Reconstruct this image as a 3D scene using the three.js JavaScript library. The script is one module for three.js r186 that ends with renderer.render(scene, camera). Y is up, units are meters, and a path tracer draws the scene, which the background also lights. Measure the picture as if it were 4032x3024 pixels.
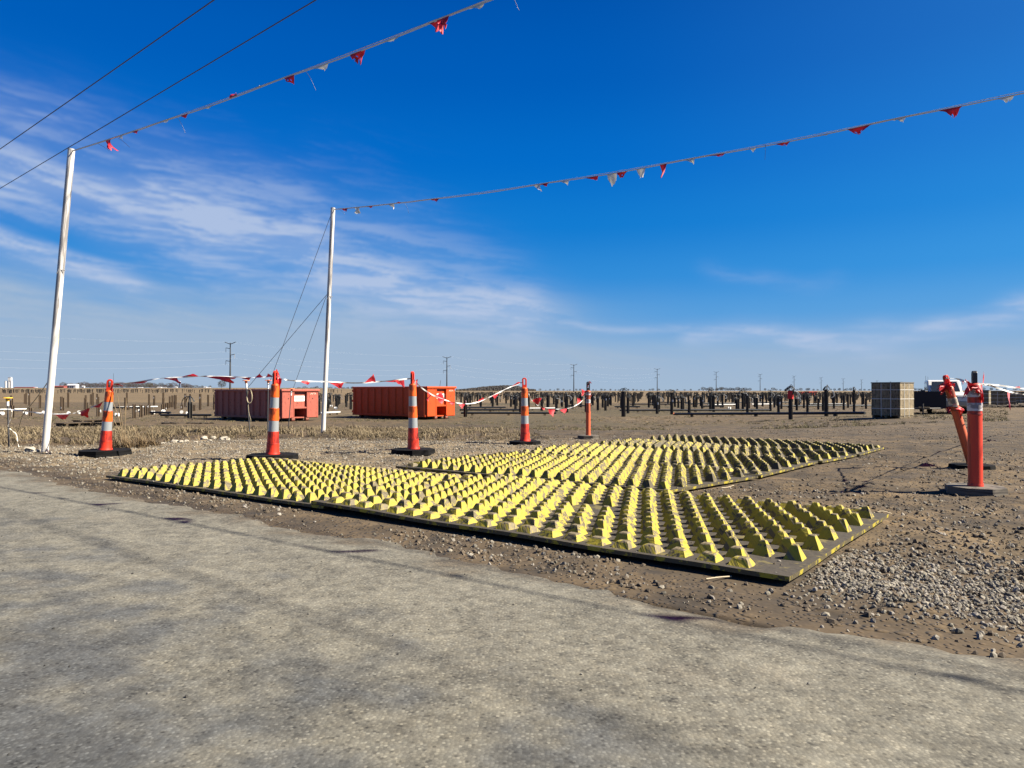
import * as THREE from 'three';
import { mergeGeometries, toCreasedNormals } from 'three/addons/utils/BufferGeometryUtils.js';
import { RoundedBoxGeometry } from 'three/addons/geometries/RoundedBoxGeometry.js';

// ------------------------------------------------------------------ camera, sky, sun, exposure
const EXPOSURE = 3.0, F = 2790, CX = 2016, CY = 1512, EYE = 0.95, PITCH = 26 / F;
const scene = new THREE.Scene();
const renderer = new THREE.WebGLRenderer({ antialias: true });
renderer.toneMapping = THREE.LinearToneMapping;
renderer.toneMappingExposure = EXPOSURE;
renderer.shadowMap.enabled = true;
const camera = new THREE.PerspectiveCamera(2 * Math.atan(1512 / F) * 180 / Math.PI, 4 / 3, 0.05, 20000);
camera.position.set(0, EYE, 0);
camera.rotation.set(PITCH, 0, 0);
scene.add(camera);

const SUN_AZ = 8 * Math.PI / 180, SUN_EL = 42 * Math.PI / 180;   // azimuth: turned from +x towards the viewer
const SUN = new THREE.Vector3(Math.cos(SUN_AZ) * Math.cos(SUN_EL), Math.sin(SUN_EL), Math.sin(SUN_AZ) * Math.cos(SUN_EL));
const sun = new THREE.DirectionalLight(new THREE.Color().setRGB(1, 0.91, 0.77), 5);
sun.position.copy(SUN).multiplyScalar(120);
sun.castShadow = true;
sun.shadow.mapSize.set(4096, 4096);
sun.shadow.camera.left = -60; sun.shadow.camera.right = 60; sun.shadow.camera.top = 60; sun.shadow.camera.bottom = -60; sun.shadow.camera.far = 300;
scene.add(sun); scene.add(sun.target);

// ------------------------------------------------------------------ numbers
function rng(seed) { let a = seed >>> 0; return () => { a = (a + 0x6D2B79F5) | 0; let t = Math.imul(a ^ (a >>> 15), 1 | a); t = (t + Math.imul(t ^ (t >>> 7), 61 | t)) ^ t; return ((t ^ (t >>> 14)) >>> 0) / 4294967296; }; }
const clamp = (v, a = 0, b = 1) => Math.min(b, Math.max(a, v)), lerp = (a, b, t) => a + (b - a) * t;
const smooth = (a, b, v) => { const t = clamp((v - a) / (b - a)); return t * t * (3 - 2 * t); };
const lin = (c) => { c /= 255; return c <= 0.04045 ? c / 12.92 : ((c + 0.055) / 1.055) ** 2.4; };
const L3 = (r, g, b) => [lin(r), lin(g), lin(b)];
const P = new Uint16Array(512); { const r = rng(77); const q = [...Array(256).keys()]; for (let i = 255; i > 0; i--) { const j = Math.floor(r() * (i + 1)); [q[i], q[j]] = [q[j], q[i]]; } for (let i = 0; i < 512; i++) P[i] = q[i & 255]; }
const V = new Float32Array(256); { const r = rng(5); for (let i = 0; i < 256; i++) V[i] = r(); }
function noise(x, y, per = 0, sx = 0) {                       // value noise 0..1, periodic when per is set
  let xi = Math.floor(x), yi = Math.floor(y); const fx = x - xi, fy = y - yi, u = fx * fx * (3 - 2 * fx), v = fy * fy * (3 - 2 * fy);
  let x1 = xi + 1, y1 = yi + 1;
  if (per) { xi = ((xi % per) + per) % per; x1 = ((x1 % per) + per) % per; yi = ((yi % per) + per) % per; y1 = ((y1 % per) + per) % per; }
  const h = (a, b) => V[P[(P[(a + sx) & 255] + b) & 255]];
  return lerp(lerp(h(xi, yi), h(x1, yi), u), lerp(h(xi, y1), h(x1, y1), u), v);
}
function fbm(x, y, oct = 4, per = 0, gain = 0.5, sx = 0) { let s = 0, a = 1, n = 0, f = 1; for (let i = 0; i < oct; i++) { s += a * noise(x * f, y * f, per * f, sx + i * 17); n += a; a *= gain; f *= 2; } return s / n; }

// ------------------------------------------------------------------ sky (air and thin cirrus)
{
  const W = 3072, Hh = 1536, data = new Float32Array(W * Hh * 4);
  const stops = [[-2, 164, 188, 212], [0, 164, 188, 212], [1.5, 156, 184, 214], [3.5, 130, 174, 217], [6, 88, 158, 220], [9, 50, 141, 217], [13, 18, 124, 210], [18, 3, 108, 201], [24, 0, 93, 186], [32, 0, 79, 168], [50, 0, 60, 138], [90, 0, 50, 120]].map(([e, ...c]) => [e, L3(...c)]);
  const air = (e) => { let i = 1; while (i < stops.length - 1 && stops[i][0] < e) i++; const [a, A] = stops[i - 1], [b, B] = stops[i], t = smooth(0, 1, clamp((e - a) / (b - a))) * 0.4 + clamp((e - a) / (b - a)) * 0.6; return [0, 1, 2].map((k) => lerp(A[k], B[k], t)); };
  const seg = (az, el, pts, w) => { let d = 1e9; for (let i = 0; i + 1 < pts.length; i++) { const [ax, ay] = pts[i], [bx, by] = pts[i + 1], dx = bx - ax, dy = by - ay, t = clamp(((az - ax) * dx * 0.3 + (el - ay) * dy) / (dx * dx * 0.3 + dy * dy)); d = Math.min(d, Math.hypot((az - ax - dx * t) * 0.55, el - ay - dy * t)); } return Math.exp(-((d / w) ** 2)); };
  for (let j = 0; j < Hh; j++) {
    const el = ((j + 0.5) / Hh - 0.5) * 180;
    const base = air(Math.max(el, -2));
    for (let i = 0; i < W; i++) {
      const ang = ((i + 0.5) / W - 0.5) * 2 * Math.PI;            // three.js: u = atan2(z, x) / 2pi + .5
      const dx = Math.cos(ang), dz = Math.sin(ang);
      const az = Math.atan2(dx, -dz) * 180 / Math.PI;
      const c = base.slice();
      if (el > -1 && el < 34) {
        const toSun = 0.5 + 0.5 * (dx * SUN.x + dz * SUN.z) / Math.hypot(SUN.x, SUN.z);
        const lift = smooth(0.45, 1, toSun) * smooth(1, 12, el) * smooth(60, 25, el);
        c[0] += lift * 0.03; c[1] += lift * 0.09; c[2] += lift * 0.11;
        const A = (az + 180) / 360, e = Math.max(el, 0);
        const wob = fbm(A * 40, e * 0.16, 3, 40, 0.5, 3) - 0.5, wob2 = fbm(A * 24, e * 0.1 + 7, 3, 24, 0.5, 33) - 0.5;
        const es = e + wob * 3.0, as = az + wob2 * 16;
        const tilt = e + az * 0.10;                                   // cirrus filaments lean slightly
        const fil0 = fbm(A * 60 + wob * 1.2, tilt * 1.15 + wob2 * 3, 4, 60, 0.55, 60), fine = fbm(A * 150 + fil0 * 2.5, tilt * 4.2 + wob2 * 8 + fil0 * 3, 4, 150, 0.62, 160), fil = clamp(0.5 + (fil0 - 0.5) * 0.9 + (fine - 0.5) * 0.75), soft = fbm(A * 30, tilt * 0.35 + wob * 2, 4, 30, 0.5, 90);
        let m = 0.95 * seg(as, es, [[-62, 14.6], [-46, 14.2], [-36, 13.4], [-26, 13.2], [-19.5, 11.4], [-14.5, 9.2], [-9, 7.4], [-3, 6.2]], 2.3);
        m = Math.max(m, 0.80 * seg(as, es, [[-60, 9.6], [-44, 9.4], [-36, 8.9], [-30, 8.2], [-26, 7.7]], 0.85));
        m = Math.max(m, 0.34 * seg(as, es, [[-44, 17.5], [-28, 16], [-16, 13], [-6, 9.5]], 2.4));
        m = Math.max(m, 0.72 * seg(as, es, [[17, 4.3], [22, 4.15], [30, 4.4], [42, 5.0], [60, 5.6]], 0.85));
        m = Math.max(m, 0.45 * seg(az, es, [[4, 5.0], [10, 5.0], [14, 5.0]], 0.35));
        m = Math.max(m, 0.14 * seg(az, es, [[16, 9.0], [20, 8.6], [24, 8.4]], 0.6));
        const veil = 0.80 * smooth(9.5, 4.5, es) * smooth(16, -10, az) * smooth(-120, -70, az), low = 0.55 * smooth(4.6, 2.4, e + wob * 0.8);
        m = Math.max(m, smooth(50, 85, Math.abs(az)) * 0.6 * smooth(24, 8, el) * smooth(0.45, 0.62, soft));
        let d = m * (0.44 + 0.72 * smooth(0.22, 0.74, fil)) * (0.75 + 0.5 * soft) + 0.10 * smooth(0.45, 0.8, fil) * smooth(22, 12, el) * smooth(-2, -20, az) * smooth(-120, -70, az);
        d = clamp(d, 0, 0.92);
        const haze = [0.375, 0.490, 0.640], cl = [0.475, 0.575, 0.775], hz = clamp(veil * (0.7 + 0.6 * fil) + low * (0.6 + 0.7 * fil), 0, 0.85);
        for (let n = 0; n < 3; n++) { c[n] = lerp(c[n], haze[n], hz); c[n] = lerp(c[n], Math.max(c[n], cl[n]), d * 0.94); }
      }
      const o = (j * W + i) * 4;
      data[o] = c[0] / EXPOSURE; data[o + 1] = c[1] / EXPOSURE; data[o + 2] = c[2] / EXPOSURE; data[o + 3] = 1;
    }
  }
  const sky = new THREE.DataTexture(data, W, Hh, THREE.RGBAFormat, THREE.FloatType);
  sky.mapping = THREE.EquirectangularReflectionMapping; sky.magFilter = THREE.LinearFilter; sky.minFilter = THREE.LinearFilter; sky.wrapS = THREE.RepeatWrapping; sky.needsUpdate = true;
  scene.background = sky; scene.environment = sky;
}

// ------------------------------------------------------------------ the lie of the land (x to the right, f metres ahead)
const UX = -0.793, UF = 0.609, NX = 0.609, NF = 0.793;            // along the road and across it
const ROAD_EDGE = 3.02;
function land(x, f) {
  const b = x / Math.max(f, 1), side = 1 - 0.68 * smooth(7, 19, x) * Math.max(smooth(52, 36, f), smooth(0.50, 0.62, b));
  let h = -0.75 * smooth(13, 34, f) * side;
  h += lerp(smooth(300, 1500, f) * 1.25, smooth(110, 720, f) * 4.4, smooth(0.0, -0.32, b));
  h += smooth(2500, 6000, f) * -3;
  return h;
}
const W3 = (x, h, f) => new THREE.Vector3(x, h, -f);
function ray(px, py) { const u = (px - CX) / F, v = (CY - py) / F, c = Math.cos(PITCH), s = Math.sin(PITCH); return [u, v * c + s, -(v * s - c)]; }   // x, up, ahead
function at(px, py, f) { const [x, y, z] = ray(px, py); return [x / z * f, EYE + y / z * f, f]; }
function onGround(px, py) {
  const [x, y, z] = ray(px, py); let f = 1.2, step = 0.04;
  while (f < 3000) { const g = f + step; if (EYE + y / z * g <= land(x / z * g, g)) { let a = f, b = g; for (let i = 0; i < 30; i++) { const m = (a + b) / 2; if (EYE + y / z * m <= land(x / z * m, m)) b = m; else a = m; } return [x / z * b, land(x / z * b, b), b]; } f = g; step = f * 0.01; }
  return [x / z * 3000, 0, 3000];
}
const mpp = (f) => f / F;                                          // metres in one photo pixel, f metres ahead

// ------------------------------------------------------------------ helpers for things and parts
const taken = {};
function numbered(n) { const k = taken[n] = (taken[n] ?? -1) + 1; return k ? `${n}_${String(k).padStart(3, '0')}` : n; }
function shade(o) { o.traverse((m) => { if (m.isMesh) { m.castShadow = true; m.receiveShadow = true; } }); return o; }
function tag(o, label, category, group, kind) { o.userData.label = label; o.userData.category = category; if (group) o.userData.group = group; if (kind) o.userData.kind = kind; return o; }
function thing(name, pos, turn, label, category, group) { const g = new THREE.Group(); g.name = numbered(name); g.position.set(pos[0], pos[1], -pos[2]); g.rotation.y = turn || 0; scene.add(g); return tag(g, label, category, group); }
function part(name, geo, mat, parent) { const m = new THREE.Mesh(Array.isArray(geo) ? merge(geo) : geo, mat); m.name = name; m.castShadow = m.receiveShadow = true; parent.add(m); return m; }
function solo(name, geo, mat, label, category, group, kind) { const m = new THREE.Mesh(Array.isArray(geo) ? merge(geo) : geo, mat); m.name = numbered(name); m.castShadow = m.receiveShadow = true; scene.add(m); return tag(m, label, category, group, kind); }
function structure(name, geo, mat) { const m = new THREE.Mesh(geo, mat); m.name = name; m.castShadow = m.receiveShadow = true; m.userData.kind = 'structure'; scene.add(m); return m; }
function merge(list) { const l = list.map((g) => { g = g.index ? g.toNonIndexed() : g; for (const k of Object.keys(g.attributes)) if (!['position', 'normal', 'uv'].includes(k)) g.deleteAttribute(k); return g; }); return mergeGeometries(l); }
function box(w, h, d, x = 0, y = 0, z = 0, ry = 0) { const g = new THREE.BoxGeometry(w, h, d); if (ry) g.rotateY(ry); g.translate(x, y, z); return metric(g); }
function rbox(w, h, d, x = 0, y = 0, z = 0, r = 0.01, seg = 2) { const g = new RoundedBoxGeometry(w, h, d, seg, Math.min(r, w / 2.01, h / 2.01, d / 2.01)); g.translate(x, y, z); return g; }
function metric(g) {                                              // uv in metres from the dominant axis of each face
  g = g.index ? g.toNonIndexed() : g; const p = g.attributes.position, n = g.attributes.normal, uv = new Float32Array(p.count * 2);
  for (let i = 0; i < p.count; i++) { const ax = Math.abs(n.getX(i)), ay = Math.abs(n.getY(i)), az = Math.abs(n.getZ(i)); const [a, b] = ax > ay && ax > az ? [p.getZ(i), p.getY(i)] : ay > az ? [p.getX(i), p.getZ(i)] : [p.getX(i), p.getY(i)]; uv[2 * i] = a; uv[2 * i + 1] = b; }
  g.setAttribute('uv', new THREE.BufferAttribute(uv, 2)); return g;
}
function cyl(r0, r1, h, x = 0, y = 0, z = 0, seg = 16, open = false) { const g = new THREE.CylinderGeometry(r1, r0, h, seg, 1, open); g.translate(x, y + h / 2, z); return g; }
function bar(a, b, r, seg = 6) { const A = new THREE.Vector3(...a), B = new THREE.Vector3(...b), d = B.clone().sub(A), g = new THREE.CylinderGeometry(r, r, d.length(), seg); g.applyQuaternion(new THREE.Quaternion().setFromUnitVectors(new THREE.Vector3(0, 1, 0), d.clone().normalize())); g.translate((A.x + B.x) / 2, (A.y + B.y) / 2, (A.z + B.z) / 2); return g; }
function tube(pts, r, n = 24, seg = 6) { return new THREE.TubeGeometry(new THREE.CatmullRomCurve3(pts.map((p) => p.isVector3 ? p : new THREE.Vector3(...p))), n, r, seg); }
const beams = (list) => list;

// ------------------------------------------------------------------ textures
function dataTex(size, fn, srgb = true, rep = 1) {
  const a = new Uint8Array(size * size * 4);
  for (let j = 0; j < size; j++) for (let i = 0; i < size; i++) { const c = fn(i / size, j / size), o = (j * size + i) * 4; a[o] = clamp(c[0]) * 255; a[o + 1] = clamp(c[1]) * 255; a[o + 2] = clamp(c[2]) * 255; a[o + 3] = 255; }
  const t = new THREE.DataTexture(a, size, size); t.wrapS = t.wrapT = THREE.RepeatWrapping; t.magFilter = THREE.LinearFilter; t.minFilter = THREE.LinearMipmapLinearFilter; t.generateMipmaps = true; if (srgb) t.colorSpace = THREE.SRGBColorSpace; t.repeat.set(rep, rep); t.needsUpdate = true; return t;
}
const grey = (v) => [v, v, v];
const std = (o) => new THREE.MeshStandardMaterial({ roughness: 0.9, metalness: 0, ...o });
const phys = (o) => new THREE.MeshPhysicalMaterial({ roughness: 0.9, metalness: 0, ...o });
const rgb = (r, g, b) => new THREE.Color().setRGB(r, g, b);

// worley cells, periodic: returns [distance, second distance, cell value]
function cells(x, y, per, salt = 0) {
  const xi = Math.floor(x), yi = Math.floor(y); let d1 = 9, d2 = 9, id = 0;
  for (let b = -1; b <= 1; b++) for (let a = -1; a <= 1; a++) {
    const cx = ((xi + a) % per + per) % per, cy = ((yi + b) % per + per) % per, h = P[(P[(cx + salt) & 255] + cy + (cx >> 8) * 31 + (cy >> 8) * 57) & 255], g = P[(h + cx * 7 + cy * 13) & 255];
    const d = Math.hypot(xi + a + 0.1 + 0.8 * V[h] - x, yi + b + 0.1 + 0.8 * V[g] - y);
    if (d < d1) { d2 = d1; d1 = d; id = V[(h * 3 + g) & 255]; } else if (d < d2) d2 = d;
  }
  return [d1, d2, id];
}
const g22 = (v) => clamp(v) ** (1 / 2.2);

// ------------------------------------------------------------------ the asphalt road
const ROAD_TILE = 2.7;
const roadHeights = new Float32Array(1536 * 1536);
const roadMap = dataTex(1536, (u, v) => {
  const [d1, d2, id] = cells(u * 230, v * 230, 230), [e1, e2, id2] = cells(u * 100, v * 100, 100, 9);
  const big = fbm(u * 9, v * 9, 5, 9), mid = fbm(u * 45, v * 45, 3, 45, 0.62, 30);
  const stone = smooth(0.62, 0.25, d1), pit = smooth(0.80, 0.9, id2) * smooth(0.3, 0.1, e1) * smooth(0.45, 0.62, mid);
  let t = 0.50 + 0.17 * (id - 0.5) * 1.6 * (0.35 + stone) + 0.44 * (mid - 0.5) + 0.18 * (big - 0.5);
  if (id > 0.94) t += 0.14 * stone; if (id < 0.05) t -= 0.08 * stone;
  t -= 0.12 * smooth(0.16, 0.02, d2 - d1) + 0.22 * pit;
  const w = 0.5 + (id2 - 0.5) * 0.5;
  const i = Math.round(u * 1536), j = Math.round(v * 1536); roadHeights[j * 1536 + i] = clamp(0.35 + 0.45 * stone * (0.4 + 0.6 * id) + 0.25 * (mid - 0.5) - 0.5 * pit);
  t = clamp(t, 0.05, 1);
  return [g22(t * (1 + 0.06 * (w - 0.5))), g22(t), g22(t * (1 - 0.10 * (w - 0.5)))];
});
const roadBump = dataTex(1536, (u, v) => grey(roadHeights[Math.round(v * 1536) * 1536 + Math.round(u * 1536)]), false);

function gridLines(list) { return Float64Array.from(list); }
function spread(parts) { const out = []; for (const [a, b, s] of parts) for (let v = a; v < b - 1e-9; v += s) out.push(v); out.push(parts[parts.length - 1][1]); return out; }

function roadDust(x, f) {                                          // share of pale dust that vehicles carried onto the asphalt
  const n = NX * x + NF * f, s = UX * x + UF * f, d = ROAD_EDGE - n;
  const pat = fbm(s * 0.9 + 4, n * 2.4, 6, 0, 0.7, 11), fine = fbm(x * 5, f * 5, 4, 0, 0.6, 21);
  return clamp(1.30 - d * 0.44 + (pat - 0.5) * 0.5 + (fine - 0.5) * 1.3 + 0.25 * smooth(-1.5, 1.6, x) - 0.05);
}
{
  // road coordinates: s along (leftwards), n across; n from the far kerbless edge back past the camera
  const ns = [...spread([[-7.5, -1.5, 0.25], [-1.5, ROAD_EDGE + 0.12, 0.035]])], ss = [...spread([[-60, -6, 0.9], [-6, 16, 0.07], [16, 60, 0.5], [60, 260, 5]])];
  const pos = [], col = [], uv = [], idx = [];
  const pale = [0.116, 0.108, 0.083], darkTone = [0.056, 0.058, 0.056], mud = [0.074, 0.058, 0.036], patch = [0.122, 0.108, 0.080];
  ss.forEach((s) => ns.forEach((n) => {
    let nn = n; if (n > ROAD_EDGE - 0.5) nn += (fbm(s * 0.9, 3, 4, 0, 0.6, 5) - 0.5) * 0.46 * smooth(ROAD_EDGE - 0.5, ROAD_EDGE, n) + (fbm(s * 7, 7, 3, 0, 0.7) - 0.5) * 0.12 * smooth(ROAD_EDGE - 0.2, ROAD_EDGE, n);
    const x = UX * s + NX * nn, f = UF * s + NF * nn, k = roadDust(x, f);
    const crown = 0.012 - 0.02 * smooth(ROAD_EDGE - 0.10, ROAD_EDGE + 0.10, n);
    pos.push(x, land(x, f) + crown + 0.003 * (fbm(x * 3, f * 3, 3) - 0.5) * 1, -f); uv.push(x / ROAD_TILE, f / ROAD_TILE);
    const t = smooth(0.15, 0.85, k), c = [0, 1, 2].map((i) => lerp(darkTone[i], pale[i], t));
    const blot = 0.6 * smooth(0.70, 0.76, fbm(x * 1.7 + 8, f * 2.1, 4, 0, 0.5, 44)) * 0.7, edge = smooth(-0.35, 0.12, n - ROAD_EDGE + (fbm(x * 3.2, f * 3.2, 5, 0, 0.65, 3) - 0.5) * 1.1);
    const stain = 1 - 0.05 * smooth(0.52, 0.66, fbm(s * 1.6 + 20, n * 4.0, 5, 0, 0.68, 70));
    col.push(...[0, 1, 2].map((i) => 2.05 * stain * lerp(lerp(c[i], patch[i], blot), mud[i], edge)));
  }));
  const N = ns.length; for (let i = 0; i + 1 < ss.length; i++) for (let j = 0; j + 1 < N; j++) { const a = i * N + j, b = a + N; idx.push(a, a + 1, b, a + 1, b + 1, b); }
  const g = new THREE.BufferGeometry(); g.setAttribute('position', new THREE.Float32BufferAttribute(pos, 3)); g.setAttribute('color', new THREE.Float32BufferAttribute(col, 3)); g.setAttribute('uv', new THREE.Float32BufferAttribute(uv, 2)); g.setIndex(idx); g.computeVertexNormals();
  if (g.attributes.normal.getY(0) < 0) { idx.reverse(); g.setIndex(idx); g.computeVertexNormals(); }
  structure('road', g, std({ map: roadMap, vertexColors: true, bumpMap: roadBump, bumpScale: 0.002, roughness: 0.95 }));
}

// ------------------------------------------------------------------ the ground
const grassZone = (x, f) => { const w = (fbm(x * 0.6, f * 0.6, 3, 0, 0.5, 2) - 0.5) * 1.6; const edge = 12.2 + smooth(-8, -5.5, x) * 1.7 - smooth(-4.6, -2.8, x) * 0.4 + w; return smooth(edge - 0.25, edge + 0.35, f) * smooth(27, 22, f + w) * smooth(1.2, -2.6, x + w * 0.8); };
const gravelLeft = (x, f) => { const w = (fbm(x * 0.9 + 3, f * 0.9, 4, 0, 0.55, 8) - 0.5) * 2.2, n = NX * x + NF * f; return smooth(3.0, 4.0, n + w * 0.4) * smooth(14.6, 13.2, f + w * 0.6) * smooth(3.2, 0.2, x + w) * smooth(-14, -9, x) * (1 - grassZone(x, f)) * smooth(0.35, -0.45, x - (f - 9.4) * 0.62); };
const gravelRight = (x, f) => { const w = (fbm(x * 1.4 + 5, f * 1.4, 4, 0, 0.55, 15) - 0.5) * 1.1; const n = NX * x + NF * f, s = UX * x + UF * f; const core = smooth(1.0, 0.15, Math.abs(n - 4.0 - 0.10 * (x - 2) + w * 0.5)) * smooth(1.15, 1.6, x + w * 0.15) ; return clamp(core * smooth(9, 4.5, x)); };
const onMats = [];                                                // filled below: quads in plan
const inQuad = (x, f, q, m = 0) => { for (let i = 0; i < 4; i++) { const [ax, af] = q[i], [bx, bf] = q[(i + 1) % 4], ex = bx - ax, ef = bf - af, L = Math.hypot(ex, ef); if ((ex * (f - af) - ef * (x - ax)) / L < -m) return false; } return true; };
const MATS = [                                                     // front right, back right, back left, front left (x, ahead)
  { q: [[1.356, 3.474], [2.760, 5.200], [-0.150, 7.430], [-1.620, 5.720]], low: 'front' },
  { q: [[-1.500, 5.640], [-0.330, 7.430], [-3.150, 9.400], [-4.396, 7.680]], low: 'back' },
  { q: [[1.425, 6.480], [2.650, 7.640], [-0.080, 10.250], [-1.417, 8.630]], low: 'left' },
  { q: [[2.700, 7.690], [3.960, 9.180], [1.280, 11.950], [-0.040, 10.300]], low: 'front' },
  { q: [[4.040, 9.230], [4.970, 10.220], [2.350, 13.050], [1.330, 11.990]], low: 'back' },
  { q: [[5.030, 10.260], [6.030, 11.500], [3.300, 14.150], [2.400, 13.090]], low: 'back' },
];
function bump(x, f) {                                             // small relief of the bare ground
  const n = NX * x + NF * f; if (n < ROAD_EDGE - 0.15) return -0.03;
  const near = smooth(60, 12, f);
  let r = (fbm(x * 2.2, f * 2.2, 5, 0, 0.55, 33) - 0.5) * 0.075 * near + (fbm(x * 11, f * 11, 3, 0, 0.6, 50) - 0.5) * 0.034 * smooth(26, 8, f);
  const s = UX * x + UF * f;                                       // tyre ruts that swing out of the entrance
  const rut = Math.sin((n - 3.4 + 0.25 * Math.sin(s * 0.6)) * 2 * Math.PI / 0.16); r += 0.008 * rut * smooth(3.2, 3.4, n) * smooth(4.2, 3.7, n) * smooth(2.2, -1.0, s + 3) * smooth(-9, -4, s);
  if (f > 14 && x > 0) r += 0.035 * (fbm(x * 0.5 - f * 0.2, f * 2.1, 4, 0, 0.55, 61) - 0.5) * smooth(60, 25, f);
  let g = grassZone(x, f); if (g > 0) r += g * (fbm(x * 1.1, f * 1.1, 4, 0, 0.5, 12) - 0.35) * 0.18;
  r += 0.22 * (fbm(x * 0.8, f * 0.8, 4, 0, 0.6, 71) - 0.42) * smooth(24, 27, f) * smooth(36, 31, f) * smooth(2, -4, x);
  for (const m of MATS) if (inQuad(x, f, m.q, 0.12)) return Math.min(r, 0) * 0.3 - 0.012;
  return r * smooth(ROAD_EDGE - 0.1, ROAD_EDGE + 0.5, n);
}
const groundAt = (x, f) => land(x, f) + bump(x, f);
const dirtTone = (x, f) => {
  const a = fbm(x * 0.35 + 2, f * 0.35, 4, 0, 0.55, 81), b = fbm(x * 2.6, f * 2.6, 4, 0, 0.55, 19);
  let c = [0.132, 0.103, 0.060].map((v, i) => v * (0.05 + 0.85 * a + 1.1 * b));
  const mix = (t, d) => { c = c.map((v, i) => lerp(v, d[i], t)); };
  const far = smooth(16, 30, f);
  mix(smooth(0.5, 0.68, fbm(x * 0.23 + f * 0.06, f * 0.75, 4, 0, 0.55, 27)) * 0.75, [0.200, 0.160, 0.098]);   // dried tyre tracks
  mix(gravelLeft(x, f) * 0.9, [0.335, 0.295, 0.225].map((v) => v * (0.72 + 0.5 * b)));
  mix(gravelRight(x, f) * 0.55, [0.20, 0.165, 0.125].map((v) => v * (0.6 + 0.6 * b)));
  const n = NX * x + NF * f; mix(smooth(0.75, 0.15, n - ROAD_EDGE + (b - 0.5) * 0.6) * 0.8, [0.112, 0.088, 0.056]);
  mix(grassZone(x, f), [0.150, 0.112, 0.068].map((v) => v * (0.5 + 0.9 * b)));
  const mudStrip = smooth(24, 27, f + (a - 0.5) * 6) * smooth(40, 31, f) * smooth(3, -3, x); mix(mudStrip * 0.8, [0.075, 0.052, 0.030]);
  // worked field beyond: dry stubble and green shoots in bands
  const field = smooth(31.5, 34, f + (a - 0.5) * 9); if (field > 0) {
    const band = fbm(x * 0.004 + f * 0.002, f * 0.06 + x * 0.004, 3, 0, 0.6, 99), blotch = fbm(x * 0.05, f * 0.11, 4, 0, 0.6, 101);
    let d = [0.185, 0.143, 0.080].map((v, i) => v * (0.55 + 0.5 * band + 0.5 * blotch));
    const green = smooth(0.5, 0.64, fbm(x * 0.06 + 9, f * 0.09, 4, 0, 0.55, 111)) * 0.6; d = d.map((v, i) => lerp(v, [0.105, 0.098, 0.036][i], green));
    const lines = smooth(0.7, 0.9, noise(f * 0.16 + x * 0.011 + blotch * 0.6, 3)) * 0.35; d = d.map((v) => v * (1 - lines));
    const tan = smooth(96, 99, f + (blotch - 0.5) * 14 + x * 0.12) * 0.75; d = d.map((v, i) => lerp(v, [0.300, 0.238, 0.140][i] * (0.75 + 0.5 * band), tan));
    mix(field, d);
  }
  return c;
};
{
  const grow = (a, b, s, k) => { const o = []; let v = a; while (v < b) { o.push(v); v += s; s *= k; } o.push(b); return o; };
  const right = grow(9, 3500, 0.07, 1.07), xs = gridLines([...right.map((v) => -v).reverse(), ...spread([[-8.95, 8.99, 0.06]]).slice(0), ...right].sort((a, b) => a - b).filter((v, i, l) => !i || v - l[i - 1] > 0.01));
  const fs = gridLines([...spread([[-40, 0, 4], [0, 1.2, 0.6]]), ...spread([[1.25, 12, 0.05]]), ...grow(12.05, 6000, 0.055, 1.032)].filter((v, i, l) => !i || v - l[i - 1] > 0.01));
  const pos = new Float32Array(xs.length * fs.length * 3), col = new Float32Array(pos.length), uv = new Float32Array(xs.length * fs.length * 2), idx = [];
  let o = 0;
  for (const f of fs) for (const x of xs) {
    const c = dirtTone(x, f); pos[o * 3] = x; pos[o * 3 + 1] = Math.abs(x) > 400 && f < 100 ? land(x, f) : groundAt(x, f); pos[o * 3 + 2] = -f;
    for (let k = 0; k < 3; k++) col[o * 3 + k] = c[k] * [0.70, 0.60, 0.45][k]; uv[o * 2] = x / 3; uv[o * 2 + 1] = f / 3; o++;
  }
  const N = xs.length; for (let j = 0; j + 1 < fs.length; j++) for (let i = 0; i + 1 < N; i++) { const a = j * N + i, b = a + N; idx.push(a, a + 1, b, a + 1, b + 1, b); }
  const g = new THREE.BufferGeometry(); g.setAttribute('position', new THREE.BufferAttribute(pos, 3)); g.setAttribute('color', new THREE.BufferAttribute(col, 3)); g.setAttribute('uv', new THREE.BufferAttribute(uv, 2)); g.setIndex(idx); g.computeVertexNormals();
  const hs = new Float32Array(1024 * 1024);
  const map = dataTex(1024, (u, v) => {
    const a = fbm(u * 12, v * 12, 6, 12, 0.62, 6), [d1, d2, id] = cells(u * 110, v * 110, 110, 4), [e1, , id2] = cells(u * 46, v * 46, 46, 14);
    const peb = smooth(0.42, 0.22, d1) * smooth(0.62, 0.7, id), clod = smooth(0.5, 0.2, e1) * smooth(0.72, 0.8, id2);
    hs[Math.round(v * 1024) * 1024 + Math.round(u * 1024)] = clamp(0.15 + 0.5 * a + 0.3 * peb * id + 0.3 * clod);
    const t = clamp(0.57 + 1.25 * (a - 0.5) + peb * (id - 0.78) * 1.7 + 0.08 * clod, 0.06, 1); return [g22(t), g22(t * (1 - 0.02 * peb)), g22(t * (1 + 0.05 * peb))];
  });
  const bmp = dataTex(1024, (u, v) => grey(hs[Math.round(v * 1024) * 1024 + Math.round(u * 1024)]), false);
  structure('ground', g, std({ map, vertexColors: true, bumpMap: bmp, bumpScale: 0.035, roughness: 1 }));
}

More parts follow.
